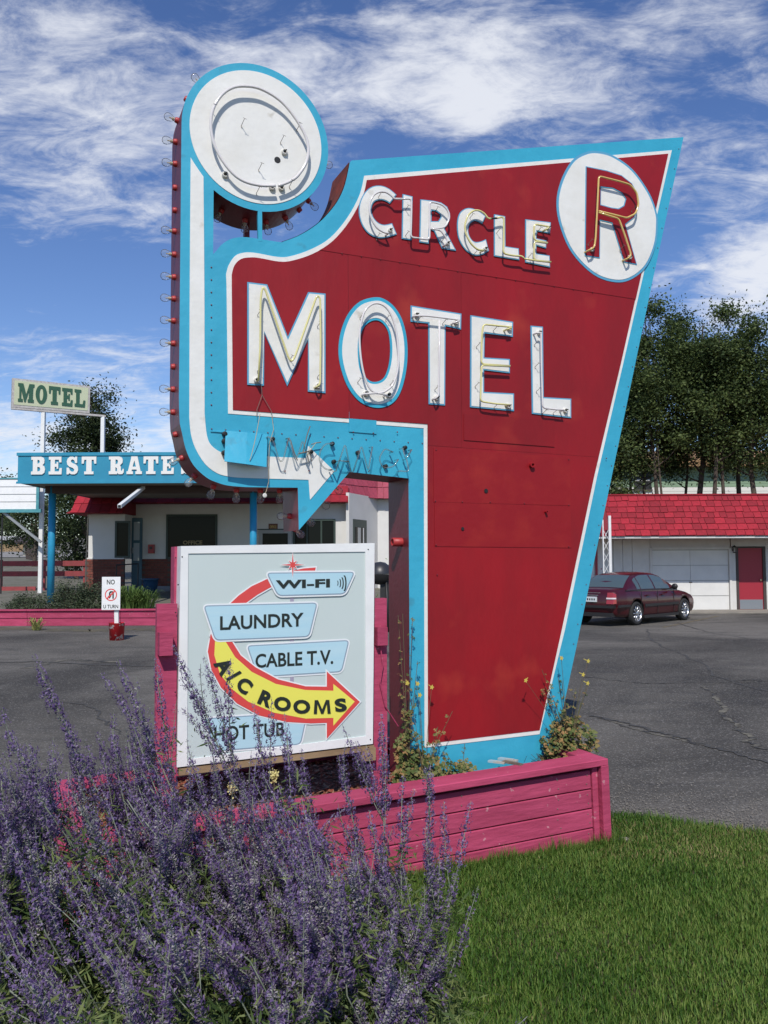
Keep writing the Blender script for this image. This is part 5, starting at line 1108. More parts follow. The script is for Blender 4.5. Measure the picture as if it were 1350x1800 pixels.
for s_ in (-1, 1):
    for xa_, xb_, nm in ((1.13, 1.32, 'quarter_window'), (1.36, 2.10, 'rear_side_window'), (2.17, 3.02, 'front_side_window')):
        V = []; n_ = 8
        for i in range(n_ + 1):
            x = xa_ + (xb_ - xa_) * i / n_; zl, zh = cint(x, 1), cint(x, 2); ztop_ = min(1.375, zh - .055); ft = (ztop_ - zl) / (zh - zl)
            for f in (.05, ft * .5, ft): V.append(cpt(x, min(f, .88), .008, s_))
        Fc = [(i * 3 + j, i * 3 + j + 1, (i + 1) * 3 + j + 1, (i + 1) * 3 + j) for i in range(n_) for j in range(2)]
        mk(nm, V, Fc if s_ > 0 else [f[::-1] for f in Fc], m_cgl, car)
    b = MB(); b.box(.50, 3.45, s_ * .842 - .004, s_ * .842 + .004, .952, .975); b.build('belt_trim', m_cblk, car)
    for xd in (1.24, 2.14, 3.10): box('door_gap', m_cblk, car, xd, xd + .010, min(s_ * .905, s_ * .9185), max(s_ * .905, s_ * .9185), .28, .93)
    b = MB(); b.box(1.42, 3.38, min(s_ * .90, s_ * .932), max(s_ * .90, s_ * .932), .50, .575); b.box(.06, .64, min(s_ * .86, s_ * .915), max(s_ * .86, s_ * .915), .52, .585); b.build('side_moulding', m_cblk, car)
    b = MB(); b.box(1.40, 3.42, min(s_ * .86, s_ * .90), max(s_ * .86, s_ * .90), .18, .26); b.build('sill', m_cblk, car)
    for xh in (1.50, 2.35): b = MB(); b.box(xh, xh + .17, min(s_ * .915, s_ * .945), max(s_ * .915, s_ * .945), .80, .828); b.build('door_handle', m_carp, car)
    b = MB(); b.lathe([(0, -.09), (.06, -.085), (.085, -.03), (.085, .02), (0, .03)], 12, (3.02, s_ * .99, 1.03), (-1, 0, 0)); b.bar((3.02, s_ * .86, .99), (3.02, s_ * .95, 1.02), .02); b.build('wing_mirror', m_cblk, car, True)
    # tail lamps wrap the corner
    b = MB(); b.add([(.02, s_ * .74, .61), (-.012, s_ * .56, .61), (.03, s_ * .58, .92), (.05, s_ * .72, .92), (.09, s_ * .80, .62), (.10, s_ * .79, .88)], [(0, 1, 2, 3), (0, 3, 5, 4)]); tl = b.build('tail_light', m_tail, car)
    md = tl.modifiers.new('s', 'SOLIDIFY'); md.thickness = .05; md.offset = 0
    b = MB(); b.add([(-.04, s_ * .57, .745), (-.012, s_ * .745, .745), (-.005, s_ * .745, .785), (-.035, s_ * .57, .785), (.06, s_ * .815, .745), (.065, s_ * .812, .785)], [(0, 1, 2, 3), (1, 4, 5, 2)]); b.build('lamp_band', m_tailw, tl)
    for X, nm in ((RX, 'wheel'), (FX, 'wheel')):
        b = MB(); yi, yo = s_ * (.915 - TW - .01), s_ * .905; ax = (0, s_, 0); c0_ = (X, yi, WR)
        b.lathe([(.20, .0), (WR - .03, 0), (WR, .03), (WR, TW - .03), (WR - .025, TW), (WR - .10, TW + .002), (WR - .105, TW - .02)], 32, c0_, ax); wh_ = b.build('wheel', m_tyre, car, True)
        b = MB(); b.lathe([(WR - .104, TW - .0), (WR - .115, TW - .012), (WR - .125, TW - .05)], 32, c0_, ax); b.lathe([(.06, TW - .01), (.045, TW - .003), (0, TW - .001)], 16, c0_, ax)
        for k in range(10):
            t = 2 * math.pi * k / 10; e1 = Vector((math.cos(t), 0, math.sin(t))); e2 = Vector((-math.sin(t), 0, math.cos(t))); c_ = Vector((X, yi + s_ * (TW - .012), WR))
            a_ = c_ + e1 * .045; d_ = c_ + e1 * (WR - .112); w_ = .016
            b.add([a_ - e2 * w_, a_ + e2 * w_, d_ + e2 * w_ * 1.2, d_ - e2 * w_ * 1.2, a_ - e2 * w_ - Vector((0, s_ * .02, 0)), a_ + e2 * w_ - Vector((0, s_ * .02, 0)), d_ + e2 * w_ * 1.2 - Vector((0, s_ * .02, 0)), d_ - e2 * w_ * 1.2 - Vector((0, s_ * .02, 0))], [(0, 1, 2, 3), (0, 4, 5, 1), (2, 6, 7, 3), (1, 5, 6, 2), (0, 3, 7, 4)])
        b.build('rim', m_rim, wh_, True)
        b = MB(); b.lathe([(WR - .13, TW - .06), (0, TW - .06)], 20, c0_, ax); b.build('brake', m_cblk, wh_)
# rear glass / windscreen
def strip(xs2, wfr, e, nm, y_in=.035):
    V = []
    for x, f in xs2:
        zh, wh = cint(x, 2), cint(x, 4)
        for k in range(-3, 4): y = (wh - y_in) * k / 3; V.append((x, y, zh + .014 + e - .014 * (abs(k) / 3) ** 2 + .004))
    n_ = len(xs2); Fc = [(i * 7 + j, (i + 1) * 7 + j, (i + 1) * 7 + j + 1, i * 7 + j + 1) for i in range(n_ - 1) for j in range(6)]; mk(nm, V, [f[::-1] for f in Fc], m_cgl, car, True)
strip([(.66, 0), (.8, 0), (.95, 0), (1.1, 0), (1.26, 0)], 0, .006, 'rear_window', .09); strip([(2.78, 0), (2.95, 0), (3.15, 0), (3.3, 0), (3.44, 0)], 0, .006, 'windscreen', .09)
b = MB(); b.box(-.05, .10, -.78, .78, .50, .57); b.build('bumper_strip', m_cblk, car); b = MB(); b.box(-.02, .2, -.72, .72, .26, .37); b.build('lower_bumper', m_cblk, car)
b = MB(); b.box(-.035, .03, -.26, .26, .66, .80); b.build('number_plate', mat('plate_white', (.62, .66, .66), .4), car)
b = MB()
for k in range(6): b.box(-.037, -.0352, -.21 + k * .07, -.17 + k * .07, .70, .755)
b.build('plate_digits', m_cblk, car)
b = MB(); b.box(-.012, .02, -.30, .30, .835, .85); b.box(.0, .04, -.35, .35, .905, .915); b.build('boot_trim', m_rim, car)
# ------------------------------------------------------------------ foliage helpers
def leafcloud(C, size, tilt=1.0, asp=.5, r=None):
    """C (n,3) centres -> pointed two-triangle leaves"""
    r = r or RNG; n = len(C); d = r.normal(size=(n, 3)); d[:, 2] *= .7; d /= np.linalg.norm(d, axis=1)[:, None] + 1e-9
    e = r.normal(size=(n, 3)); e -= d * (e * d).sum(1)[:, None]; e /= np.linalg.norm(e, axis=1)[:, None] + 1e-9
    s = (size * r.uniform(.6, 1.4, n))[:, None]
    V = np.stack([C - d * s * .5, C + e * s * asp * .5, C + d * s * .5, C - e * s * asp * .5], 1).reshape(-1, 3)
    return V, np.arange(4 * n).reshape(-1, 4)
def leafmat(name, a, b, c, scale=1.5, tr=.25, rnd=0):
    m = bpy.data.materials.new(name); m.use_nodes = True; t = m.node_tree; bs = t.nodes['Principled BSDF']; lk = t.links
    ge = t.nodes.new('ShaderNodeNewGeometry'); tcn = t.nodes.new('ShaderNodeTexCoord')
    n = t.nodes.new('ShaderNodeTexNoise'); n.inputs['Scale'].default_value = scale; n.inputs['Detail'].default_value = 4; lk.new(tcn.outputs['Object'], n.inputs['Vector'])
    cr = t.nodes.new('ShaderNodeValToRGB'); cr.color_ramp.elements[0].position = 0.25; cr.color_ramp.elements[0].color = (*a, 1); cr.color_ramp.elements[1].position = .75; cr.color_ramp.elements[1].color = (*c, 1)
    e = cr.color_ramp.elements.new(.5); e.color = (*b, 1)
    ad = t.nodes.new('ShaderNodeMath'); ad.operation = 'MULTIPLY_ADD'; ad.inputs[1].default_value = .55; lk.new(ge.outputs['Random Per Island'], ad.inputs[0])
    m2 = t.nodes.new('ShaderNodeMath'); m2.operation = 'MULTIPLY_ADD'; lk.new(n.outputs['Fac'], m2.inputs[0]); m2.inputs[1].default_value = .9; m2.inputs[2].default_value = -.22; lk.new(m2.outputs[0], ad.inputs[2])
    lk.new(ad.outputs[0], cr.inputs[0]); lk.new(cr.outputs[0], bs.inputs['Base Color']); bs.inputs['Roughness'].default_value = .6; bs.inputs['Specular IOR Level'].default_value = .25
    tr_ = t.nodes.new('ShaderNodeBsdfTranslucent'); mx = t.nodes.new('ShaderNodeMixShader'); mx.inputs[0].default_value = tr; lk.new(cr.outputs[0], tr_.inputs[0]); lk.new(bs.outputs[0], mx.inputs[1]); lk.new(tr_.outputs[0], mx.inputs[2]); lk.new(mx.outputs[0], t.nodes['Material Output'].inputs[0])
    return m
m_leafA = leafmat('tree_leaf', (.022, .040, .012), (.055, .085, .024), (.125, .165, .050), .9)
m_leafB = leafmat('dark_tree_leaf', (.018, .032, .012), (.036, .056, .020), (.07, .095, .034), .6)
m_bark = mat('bark', (.055, .042, .032), .95, (.10, .08, .06), 8, .5, .6, 25)
def tree(x, y, z0, H, crown, n, leaf, m_leaf, label, trunks=((0, 0, .14),), group=None, cz=.3, seed=0, fork=.35, name='tree', clumps=34, lean=.12, taper=.35):
    r = np.random.default_rng(seed); rr = random.Random(seed); t = thing(name, label, 'tree', (x, y, z0), 0, group); b = MB(); tips = []
    for (ox_, oy_, tr0) in trunks:
        lx_, ly_ = rr.uniform(-lean, lean) * H * .5, rr.uniform(-lean, lean) * H * .3
        P_ = [Vector((ox_, oy_, 0))]; K = 6
        for k in range(1, K + 1): P_.append(Vector((ox_ + lx_ * k / K + rr.uniform(-.1, .1), oy_ + ly_ * k / K + rr.uniform(-.1, .1), H * .92 * k / K)))
        for k in range(K): b.bar(P_[k], P_[k + 1], tr0 * (1 - .85 * k / K), tr0 * (1 - .85 * (k + 1) / K), 8, cap=False)
        for k in range(16):
            f = rr.uniform(cz * .8, .9); i = min(int(f * K), K - 1); p0 = P_[i].lerp(P_[i + 1], f * K - i); an_ = rr.uniform(0, 6.28); ln_ = crown[0] * rr.uniform(.5, 1.0) * (1.1 - f * .5)
            p1 = p0 + Vector((math.cos(an_) * ln_, math.sin(an_) * ln_ * .8, ln_ * rr.uniform(.5, 1.1))); pm = p0.lerp(p1, .5) + Vector((0, 0, -.08 * ln_)); rad0 = tr0 * .34 * (1.1 - f)
            b.bar(p0, pm, rad0 + .008, rad0 * .6 + .006, 5, cap=False); b.bar(pm, p1, rad0 * .6 + .006, .006, 5, cap=False); tips.append(p1); tips.append(pm)
    b.build('trunk', m_bark, t, True)
    # leaf clumps through the crown
    cc = []
    for k in range(clumps):
        while True:
            u = r.uniform(-1, 1, 3)
            if (u ** 2).sum() < 1: break
        hh_ = cz * H + (1 - cz) * H * (.5 + .5 * u[2]); sp = crown[0] * (1 - taper * (.5 + .5 * u[2]) ** 1.3); cc.append((u[0] * sp, u[1] * crown[1], hh_))
    cc += [tuple(q_) for q_ in tips[::2] if q_.z > cz * H * .9]
    cc = np.array(cc); wts = r.uniform(.4, 1.6, len(cc)); wts /= wts.sum(); idx = r.choice(len(cc), n, p=wts); sz = crown[0] * (.26 if clumps > 20 else .31)
    C = cc[idx] + r.normal(size=(n, 3)) * np.array([sz, sz, sz * .8]) * r.uniform(.3, 1.1, n)[:, None]
    C = C[(C[:, 2] > cz * H * .6)]
    V, Fc = leafcloud(C, leaf, r=r); mkbig('crown', V, Fc, m_leaf, t, 4); return t
TG = 'trees in a row behind the motel wing'
for i, (px, Y, H, cw, lab, tr_) in enumerate([
    (1062, 33.0, 7.2, 1.3, 'leafy tree of the row directly against the right edge of the red sign', ((0, 0, .10),)),
    (1120, 34.5, 10.6, 1.6, 'tree of the row whose twin trunks stand left of the dark window', ((-.25, 0, .09), (.12, 0, .11))),
    (1165, 33.5, 12.2, 1.6, 'tree of the row just right of the dark window with a thin forked trunk', ((0, 0, .12), (.25, .1, .07))),
    (1196, 35.0, 11.4, 1.4, 'slim leaning tree of the row between the two dense crowns', ((0, 0, .09),)),
    (1224, 34.0, 12.2, 1.6, 'sturdy tree of the row with a straight thick trunk over the roof middle', ((0, 0, .17),)),
    (1256, 33.0, 11.3, 1.5, 'tree of the row with paired dark trunks and a diagonal branch', ((-.12, 0, .13), (.3, .1, .11))),
    (1296, 34.5, 11.9, 1.5, 'tree of the row with an upright trunk above the garage wall lamp', ((0, 0, .15),)),
    (1340, 33.0, 11.0, 1.7, 'rightmost tree of the row, V-shaped trunk above the red door', ((-.05, 0, .16), (.3, 0, .12))),
    (1395, 35.0, 11.6, 2.2, 'tree of the row cut off by the right edge of the photo', ((0, 0, .15),))]):
    tree(wx(px, Y), Y, 0, H, (cw, 1.7), 21000, .118, m_leafA, lab, tr_, TG, (.40, .56, .54)[i] if i < 3 else .50, 100 + i, name='leafy_tree', clumps=15)
a_ = tree(wx(165, 38), 38, yz(38), 8.9, (1.75, 1.6), 26000, .125, m_leafB, 'dark bushy tree rising behind the blue canopy and the pole sign', ((0, 0, .2), (.3, 0, .1)), None, .22, 31, name='bushy_tree', clumps=50, taper=.75)
tree(wx(135, 40), 40, yz(40), 4.3, (1.5, 1.2), 7500, .14, m_leafB, 'dense dark shrubby tree under the canopy left of the office', ((0, 0, .12),), None, .08, 32, name='bushy_tree', clumps=40)
tree(wx(60, 52), 52, yz(52), 4.6, (2.2, 1.5), 6000, .17, m_leafB, 'dark round tree behind the brown roofed house on the far left', ((0, 0, .15),), None, .15, 33, name='round_tree')
m_leafC = leafmat('far_leaf', (.04, .06, .025), (.075, .10, .04), (.12, .14, .06), .5)
tree(wx(12, 95), 95, yz(95), 6.0, (3.5, 2.5), 5000, .25, m_leafC, 'pale olive tree beyond the white house at the left edge', ((0, 0, .2),), None, .12, 34, name='round_tree')
tree(wx(-30, 90), 90, yz(90), 7, (3.5, 2.5), 4000, .3, m_leafC, 'tall olive tree at the left edge beyond the side street', ((0, 0, .2),), None, .12, 36, name='round_tree')
# hills
def hills():
    b = MB(); n_ = 160; V = []
    for i in range(n_ + 1):
        x = -2400 + 4800 * i / n_; hgt = 62 + 26 * math.sin(x * .0031 + 1.2) + 14 * math.sin(x * .0097 + .4) + 6 * math.sin(x * .027); V += [(x, 1500, -2), (x, 1900, hgt), (x, 2600, hgt * .6)]
    b.add(V, [(3 * i + j, 3 * i + 3 + j, 3 * i + 4 + j, 3 * i + 1 + j) for i in range(n_) for j in (0, 1)]); return tag(b.build('hills', mat('hill_scrub', (.10, .12, .12), 1, (.07, .09, .08), .01, .5), None, True), kind='structure')
hills()
# far left houses
fh = thing('small_white_house', 'small white house with a pale roof far off at the left edge', 'house', (wx(12, 84), 84, yz(84)))
hx0, hx1 = wx(-25, 84) - fh.location.x, wx(26, 84) - fh.location.x; ze0, ze1, ze2 = 0, wz(949, 84, 20) - yz(84), wz(941, 84, 20) - yz(84)
box('wall', m_ow, fh, hx0, hx1, 0, 5, 0, ze1); b = MB(); b.add([(hx0 - .4, -.5, ze1), (hx1 + .4, -.5, ze1), (hx1 + .1, 2.5, ze2), (hx0 - .1, 2.5, ze2), (hx0 - .4, 5.5, ze1), (hx1 + .4, 5.5, ze1)], [(0, 1, 2, 3), (3, 2, 5, 4), (0, 3, 4), (1, 5, 2), (0, 4, 5, 1)]); b.build('roof', mat('pale_roof', (.5, .5, .5), .8), fh)
for k in range(3): x0 = hx0 + 1.6 + k * .75; w0 = box('window', m_win, fh, x0, x0 + .62, -.03, -.001, ze1 * .3, ze1 * .92); box('frame', m_frame, w0, x0 + .625, x0 + .70, -.05, -.001, 0, ze1 * .98)
f2 = thing('board_fence', 'low brown board fence in front of the far white house', 'fence', (wx(0, 80), 80, yz(80)))
x = 0; xe = wx(40, 80) - f2.location.x + 0
x = -3.0
while x < xe: box('fence_board', m_timber, f2, x, x + .28, 0, .04, 0, .75); x += .30
f3 = thing('cream_shed', 'cream walled shed with a dark overhanging roof near the side street', 'shed', (wx(50, 70), 70, yz(70)))
sx_ = wx(61, 70) - wx(50, 70); box('wall', mat('cream_wall', (.52, .48, .36), .8), f3, -sx_ * .9, sx_, 0, 4, 0, wz(951, 70, 50) - yz(70)); zz_ = wz(951, 70, 50) - yz(70)
b = MB(); b.add([(-sx_ * 2.2, -.9, zz_ - .1), (sx_ * 2, -.9, zz_ - .1), (sx_ * 2, 3, zz_ + 1.0), (-sx_ * 1.6, 3, zz_ + .9)], [(0, 1, 2, 3)]); o = b.build('roof', m_trim, f3); md = o.modifiers.new('s', 'SOLIDIFY'); md.thickness = .12
tb = thing('trash_bin', 'dark wheeled rubbish bin at the kerb of the side street', 'bin', (wx(54, 62), 62, yz(62) + .05))
b = MB(); b.add([(-.25, -.25, 0), (.25, -.25, 0), (.25, .25, 0), (-.25, .25, 0), (-.32, -.34, .95), (.32, -.34, .95), (.32, .32, .95), (-.32, .32, .95)], [(0, 3, 2, 1), (0, 1, 5, 4), (1, 2, 6, 5), (2, 3, 7, 6), (3, 0, 4, 7)]); b.build('bin_body', m_trim, tb); b = MB(); b.box(-.35, .35, -.38, .36, .955, 1.02); b.build('lid', m_blk, tb)
# ------------------------------------------------------------------ shrubs in the kerb bed
m_shA = leafmat('grey_green_leaf', (.035, .055, .03), (.075, .10, .055), (.13, .16, .09), 3); m_shB = leafmat('bright_blade', (.05, .09, .02), (.10, .17, .04), (.18, .26, .07), 3)
def shrub(x, y, z, rx, h_, n, m, label, leaf=.07, name='shrub', flower=None, group=None):
    t = thing(name, label, 'shrub', (x, y, z), 0, group); r = RNG; b = MB()
    for k in range(26):
        an_ = random.uniform(0, 6.28); q = random.uniform(.2, .9); b.bar((0, 0, 0), (math.cos(an_) * rx * q, math.sin(an_) * rx * .6 * q, h_ * random.uniform(.5, .95)), .008, .003, 4, cap=False)
    b.build('stems', m_bark, t); u = r.normal(size=(n, 3)); u /= np.linalg.norm(u, axis=1)[:, None]; q = r.uniform(.35, 1.05, n) ** .6
    lump = 1 + .18 * np.sin(u[:, 0] * 7 + u[:, 2] * 5) + .12 * np.sin(u[:, 1] * 9); C = np.stack([u[:, 0] * rx * q * lump, u[:, 1] * rx * .6 * q, np.abs(u[:, 2]) * h_ * q * lump], 1)
    V, Fc = leafcloud(C, leaf, asp=.3); mkbig('foliage', V, Fc, m, t, 4); return t
def tuft(x, y, z, r0, h_, n, m, label, name='grass_tuft'):
    t = thing(name, label, 'plant', (x, y, z)); V = []; Fc = []
    for k in range(n):
        an_ = random.uniform(0, 6.28); q = random.uniform(0, r0); lean_ = random.uniform(.2, 1.0) * h_ * .8; hh_ = h_ * random.uniform(.5, 1.05); wd = .012; a2_ = an_ + random.uniform(-.5, .5); px_, py_ = math.cos(an_) * q, math.sin(an_) * q * .6
        s_ = Vector((-math.sin(a2_), math.cos(a2_), 0)) * wd; d_ = Vector((math.cos(a2_), math.sin(a2_), 0)); P_ = [Vector((px_, py_, 0)), Vector((px_, py_, hh_ * .55)) + d_ * lean_ * .3, Vector((px_, py_, hh_)) + d_ * lean_ * .8, Vector((px_, py_, hh_ * .85)) + d_ * lean_ * 1.2]
        b0 = len(V); V += [P_[0] - s_, P_[0] + s_, P_[1] - s_, P_[1] + s_, P_[2] - s_ * .7, P_[2] + s_ * .7, P_[3]]; Fc += [(b0, b0 + 1, b0 + 3, b0 + 2), (b0 + 2, b0 + 3, b0 + 5, b0 + 4), (b0 + 4, b0 + 5, b0 + 6)]
    mk('blades', V, Fc, m, t); return t
shrub(wx(50, 22.9), 22.9, yz(22.9), .62, .42, 2600, m_shA, 'low green shrub at the left end of the kerb bed')
shrub(wx(120, 23.0), 23.0, yz(23), .55, .72, 3600, m_shA, 'grey-green shrub at the foot of the left blue post'); shrub(wx(158, 23.1), 23.1, yz(23), .55, .70, 3600, m_shA, 'grey-green shrub just left of the NO U TURN sign')
tuft(wx(228, 22.8), 22.8, yz(22.8), .28, .62, 260, m_shB, 'bright green strappy plant right of the NO U TURN sign'); tuft(wx(252, 22.9), 22.9, yz(22.9), .3, .50, 220, m_shB, 'yellow-green strappy plant nearest the magenta post')
shrub(wx(690, 21.6), 21.6, 0, .35, 1.5, 1200, m_shB, 'loose bright shrub against the white wall beside the grill', .08)
m_dry = mat('dry_weed', (.30, .28, .08), .9, (.16, .2, .06), 5, .5); tuft(atZ(64, 1108).x, atZ(64, 1108).y, .004, .12, .30, 60, m_dry, 'small yellow weed growing at the dirt edge of the lot', 'weed')
# ------------------------------------------------------------------ grass
def inlawn(X, Y):
    ins = np.zeros(len(X), bool); n_ = len(lawn)
    for i in range(n_):
        x1, y1 = lawn[i]; x2, y2 = lawn[(i + 1) % n_]; c = ((y1 > Y) != (y2 > Y)) & (X < (x2 - x1) * (Y - y1) / (y2 - y1 + 1e-12) + x1); ins ^= c
    return ins
xp = lambda X, Y: (X - SO.x) * SU.x + (Y - SO.y) * SU.y
yp = lambda X, Y: (X - SO.x) * SB.x + (Y - SO.y) * SB.y
def grass(n, xr, yr, h0, h1, name, wd=.0035):
    X = RNG.uniform(*xr, n); Y = RNG.uniform(*yr, n); k = inlawn(X + RNG.normal(size=n) * .03, Y + RNG.normal(size=n) * .03); u_, v_ = xp(X, Y), yp(X, Y); k &= ~((v_ > PF - .01) & (v_ < .8) & (u_ > xL) & (u_ < xr_pl)); X, Y = X[k], Y[k]; n = len(X)
    pat = .5 + .5 * np.sin(X * 2.1 + 1.3 * np.sin(Y * 1.7)) * np.sin(Y * 2.7 + X); H = (h0 + (h1 - h0) * RNG.uniform(0, 1, n) ** 1.3) * (.75 + .5 * pat)
    an = RNG.uniform(0, 2 * np.pi, n); ln = H * RNG.uniform(.1, .9, n); D = np.stack([np.cos(an), np.sin(an), 0 * an], 1); Sd = np.stack([-np.sin(an), np.cos(an), 0 * an], 1) * (wd * RNG.uniform(.6, 1.3, n))[:, None]
    B = np.stack([X, Y, np.full(n, .006)], 1); U = np.array([0, 0, 1.0]); P1 = B + U * (H * .55)[:, None] + D * (ln * .35)[:, None]; P2 = B + U * H[:, None] * .95 + D * ln[:, None]
    V = np.stack([B - Sd, B + Sd, P1 + Sd * .8, P1 - Sd * .8, P2], 1).reshape(-1, 3); i0 = np.arange(n)[:, None] * 5
    Fc = np.concatenate([i0 + np.array([[0, 1, 2]]), i0 + np.array([[0, 2, 3]]), i0 + np.array([[3, 2, 4]])], 0); return mkbig(name, V, Fc, m_grass, None, 3)
xr_pl = xr + .02
m_grass = leafmat('grass_blade', (.034, .088, .012), (.082, .175, .022), (.20, .27, .06), 1.1, .3)
tag(grass(380000, (-2.4, 2.6), (2.1, 5.7), .020, .052, 'grass', .0024), 'short mown green lawn grass in front of the planter', 'grass', kind='stuff')
tag(grass(42000, (-5.0, -2.4), (2.6, 5.8), .022, .055, 'grass', .004), 'lawn grass at the left beyond the purple flowers', 'grass', kind='stuff')
tag(grass(26000, (-3.2, 3.2), (.2, 2.2), .03, .08, 'grass'), 'green lawn grass nearest the viewer', 'grass', kind='stuff')
m_green_keep = m_grass
m_grass = leafmat('straw_blade', (.11, .10, .03), (.24, .20, .08), (.36, .30, .14), 3, .2)
tag(grass(15000, (-2.4, 2.6), (2.1, 5.7), .012, .035, 'dry_grass', .0022), 'scattered dry straw blades in the lawn', 'grass', kind='stuff')
_l = lawn; lawn_edge = [(1.15, 4.75), (2.7, 4.6), (2.7, 5.15), (1.9, 5.3), (1.1, 5.5)]; lawn = lawn_edge
tag(grass(9000, (1.1, 2.7), (4.6, 5.6), .015, .05, 'dry_grass', .0025), 'yellowed dry grass strip where the lawn meets the asphalt', 'grass', kind='stuff'); lawn = _l; m_grass = m_green_keep
# taller fringe along the planter foot
n = 5200; t_ = RNG.uniform(xL, xr + .08, n); X = SO.x + SU.x * t_ + SB.x * (PF - .03 - RNG.uniform(0, .06, n)); Y = SO.y + SU.y * t_ + SB.y * (PF - .03 - RNG.uniform(0, .06, n))
H = RNG.uniform(.03, .10, n) * (.7 + .5 * np.sin(t_ * 9) ** 2); an = RNG.uniform(0, 6.28, n); D = np.stack([np.cos(an), np.sin(an), 0 * an], 1) * (H * .4)[:, None]; Sd = np.stack([-np.sin(an), np.cos(an), 0 * an], 1) * .0025
B = np.stack([X, Y, np.full(n, .006)], 1); V = np.stack([B - Sd, B + Sd, B + D + np.array([0, 0, 1]) * H[:, None]], 1).reshape(-1, 3); tag(mkbig('grass', V, np.arange(3 * n).reshape(-1, 3), m_grass, None, 3), 'taller grass fringe along the foot of the magenta planter', 'grass', kind='stuff')
# pale stones showing at the planter foot
n_ = 0
for px, py in [(735, 1528), (755, 1526), (778, 1522), (700, 1532), (1050, 1462), (1056, 1470), (905, 1494), (925, 1490)]:
    p = atZ(px, py, .0); b = MB(); b.lathe([(0, 0), (.03, .002), (.034, .010), (.02, .017), (0, .019)], 7); o = b.build('footing_stone', m_conc, pl_, False); o.location = (xp(p.x, p.y), min(yp(p.x, p.y), PF - .02), .008); o.scale = (1.5, .8, 1.2)
# ------------------------------------------------------------------ russian sage
def leafmix(name, cols): return leafmat(name, *cols, 14, .25)
m_fl = leafmat('sage_floret', (.085, .048, .140), (.190, .122, .285), (.33, .25, .42), 10, .2); m_cal = leafmat('sage_calyx', (.13, .12, .13), (.25, .23, .24), (.42, .40, .38), 10, .2); m_stm = mat('sage_stem', (.15, .18, .12), .8, (.24, .26, .20), 20, .5); m_sgl = leafmat('sage_leaf', (.045, .08, .022), (.10, .15, .045), (.22, .26, .09), 8, .3)
def spike_mesh(seed, L_):
    r = random.Random(seed); V = []; Fc = []; mi = []; nW = int(L_ / .0125); cur = r.uniform(-.05, .05); dens = r.uniform(.7, 1.0); pf = r.choice((.25, .55, .8, .95)) if L_ < .32 else .95; dens = dens if L_ < .32 else 1.0
    def tri(a, b_, c, m): b0 = len(V); V.extend([a, b_, c]); Fc.append((b0, b0 + 1, b0 + 2)); mi.append(m)
    def cen(s): return Vector((cur * (s / L_) ** 2 * L_ * 3, cur * .4 * (s / L_) ** 2 * L_ * 3, s))
    K = 5
    for k in range(K):
        a_, c = cen(L_ * k / K), cen(L_ * (k + 1) / K); w1, w2 = .0021 * (1 - .6 * k / K), .0021 * (1 - .6 * (k + 1) / K); b0 = len(V)
        for P_, w_ in ((a_, w1), (c, w2)):
            for t in (0, 2.09, 4.19): V.append(P_ + Vector((math.cos(t) * w_, math.sin(t) * w_, 0)))
        for i in range(3): j = (i + 1) % 3; Fc.append((b0 + i, b0 + j, b0 + 3 + j, b0 + 3 + i)); mi.append(2)
    for w_ in range(nW):
        s = L_ * (.06 + .94 * (w_ + r.uniform(-.2, .2)) / nW); s = min(s, L_)
        if r.random() > dens: continue
        f = s / L_; R0 = (.0138 - .0072 * f ** 2) * r.uniform(.75, 1.25); c = cen(s); n_ = 6 if f < .8 else 4; a0_ = r.uniform(0, 6.28)
        for i in range(n_):
            t = a0_ + 6.283 * i / n_ + r.uniform(-.3, .3); d = Vector((math.cos(t), math.sin(t), r.uniform(-.1, .7))); sd = Vector((-math.sin(t), math.cos(t), 0)); u_ = d.cross(sd)
            q = c + d * .002; e = c + d * R0; wv = R0 * .28; tri(q, e + sd * wv, e - sd * wv, 1)
            if r.random() < pf:
                e2 = c + d * R0 * 1.25; ww = R0 * r.uniform(.34, .6); up_ = Vector((0, 0, 1)); 
                tri(e2 - sd * ww, e2 + sd * ww * .8 + up_ * ww * .5, e2 + up_ * ww * 1.3 - sd * ww * .1, 0); tri(e2 + sd * ww * .9 - up_ * ww * .6, e2 - sd * ww * .5 - up_ * ww * 1.1, e2 + d * ww, 0)
    me = bpy.data.meshes.new('flower_spike'); me.from_pydata([tuple(v) for v in V], [], Fc)
    for m in (m_fl, m_cal, m_stm): me.materials.append(m)
    me.polygons.foreach_set('material_index', mi); me.update(); return me
SPK = [(l_, spike_mesh(50 + i, l_)) for i, l_ in enumerate([.10, .14, .18, .22, .26, .12, .16, .20, .30, .24, .15, .28, .33, .38])]
def Htop(X):
    P_ = [(-3, .8), (-1.75, .82), (-1.4, .96), (-1.15, 1.05), (-.95, 1.06), (-.75, 1.0), (-.6, .95), (-.3, .86), (-.1, .80), (.08, .70), (.2, .52), (.3, .40), (1, .3)]
    for a_, c in zip(P_[:-1], P_[1:]):
        if a_[0] <= X <= c[0]: return a_[1] + (c[1] - a_[1]) * (X - a_[0]) / (c[0] - a_[0])
    return .4
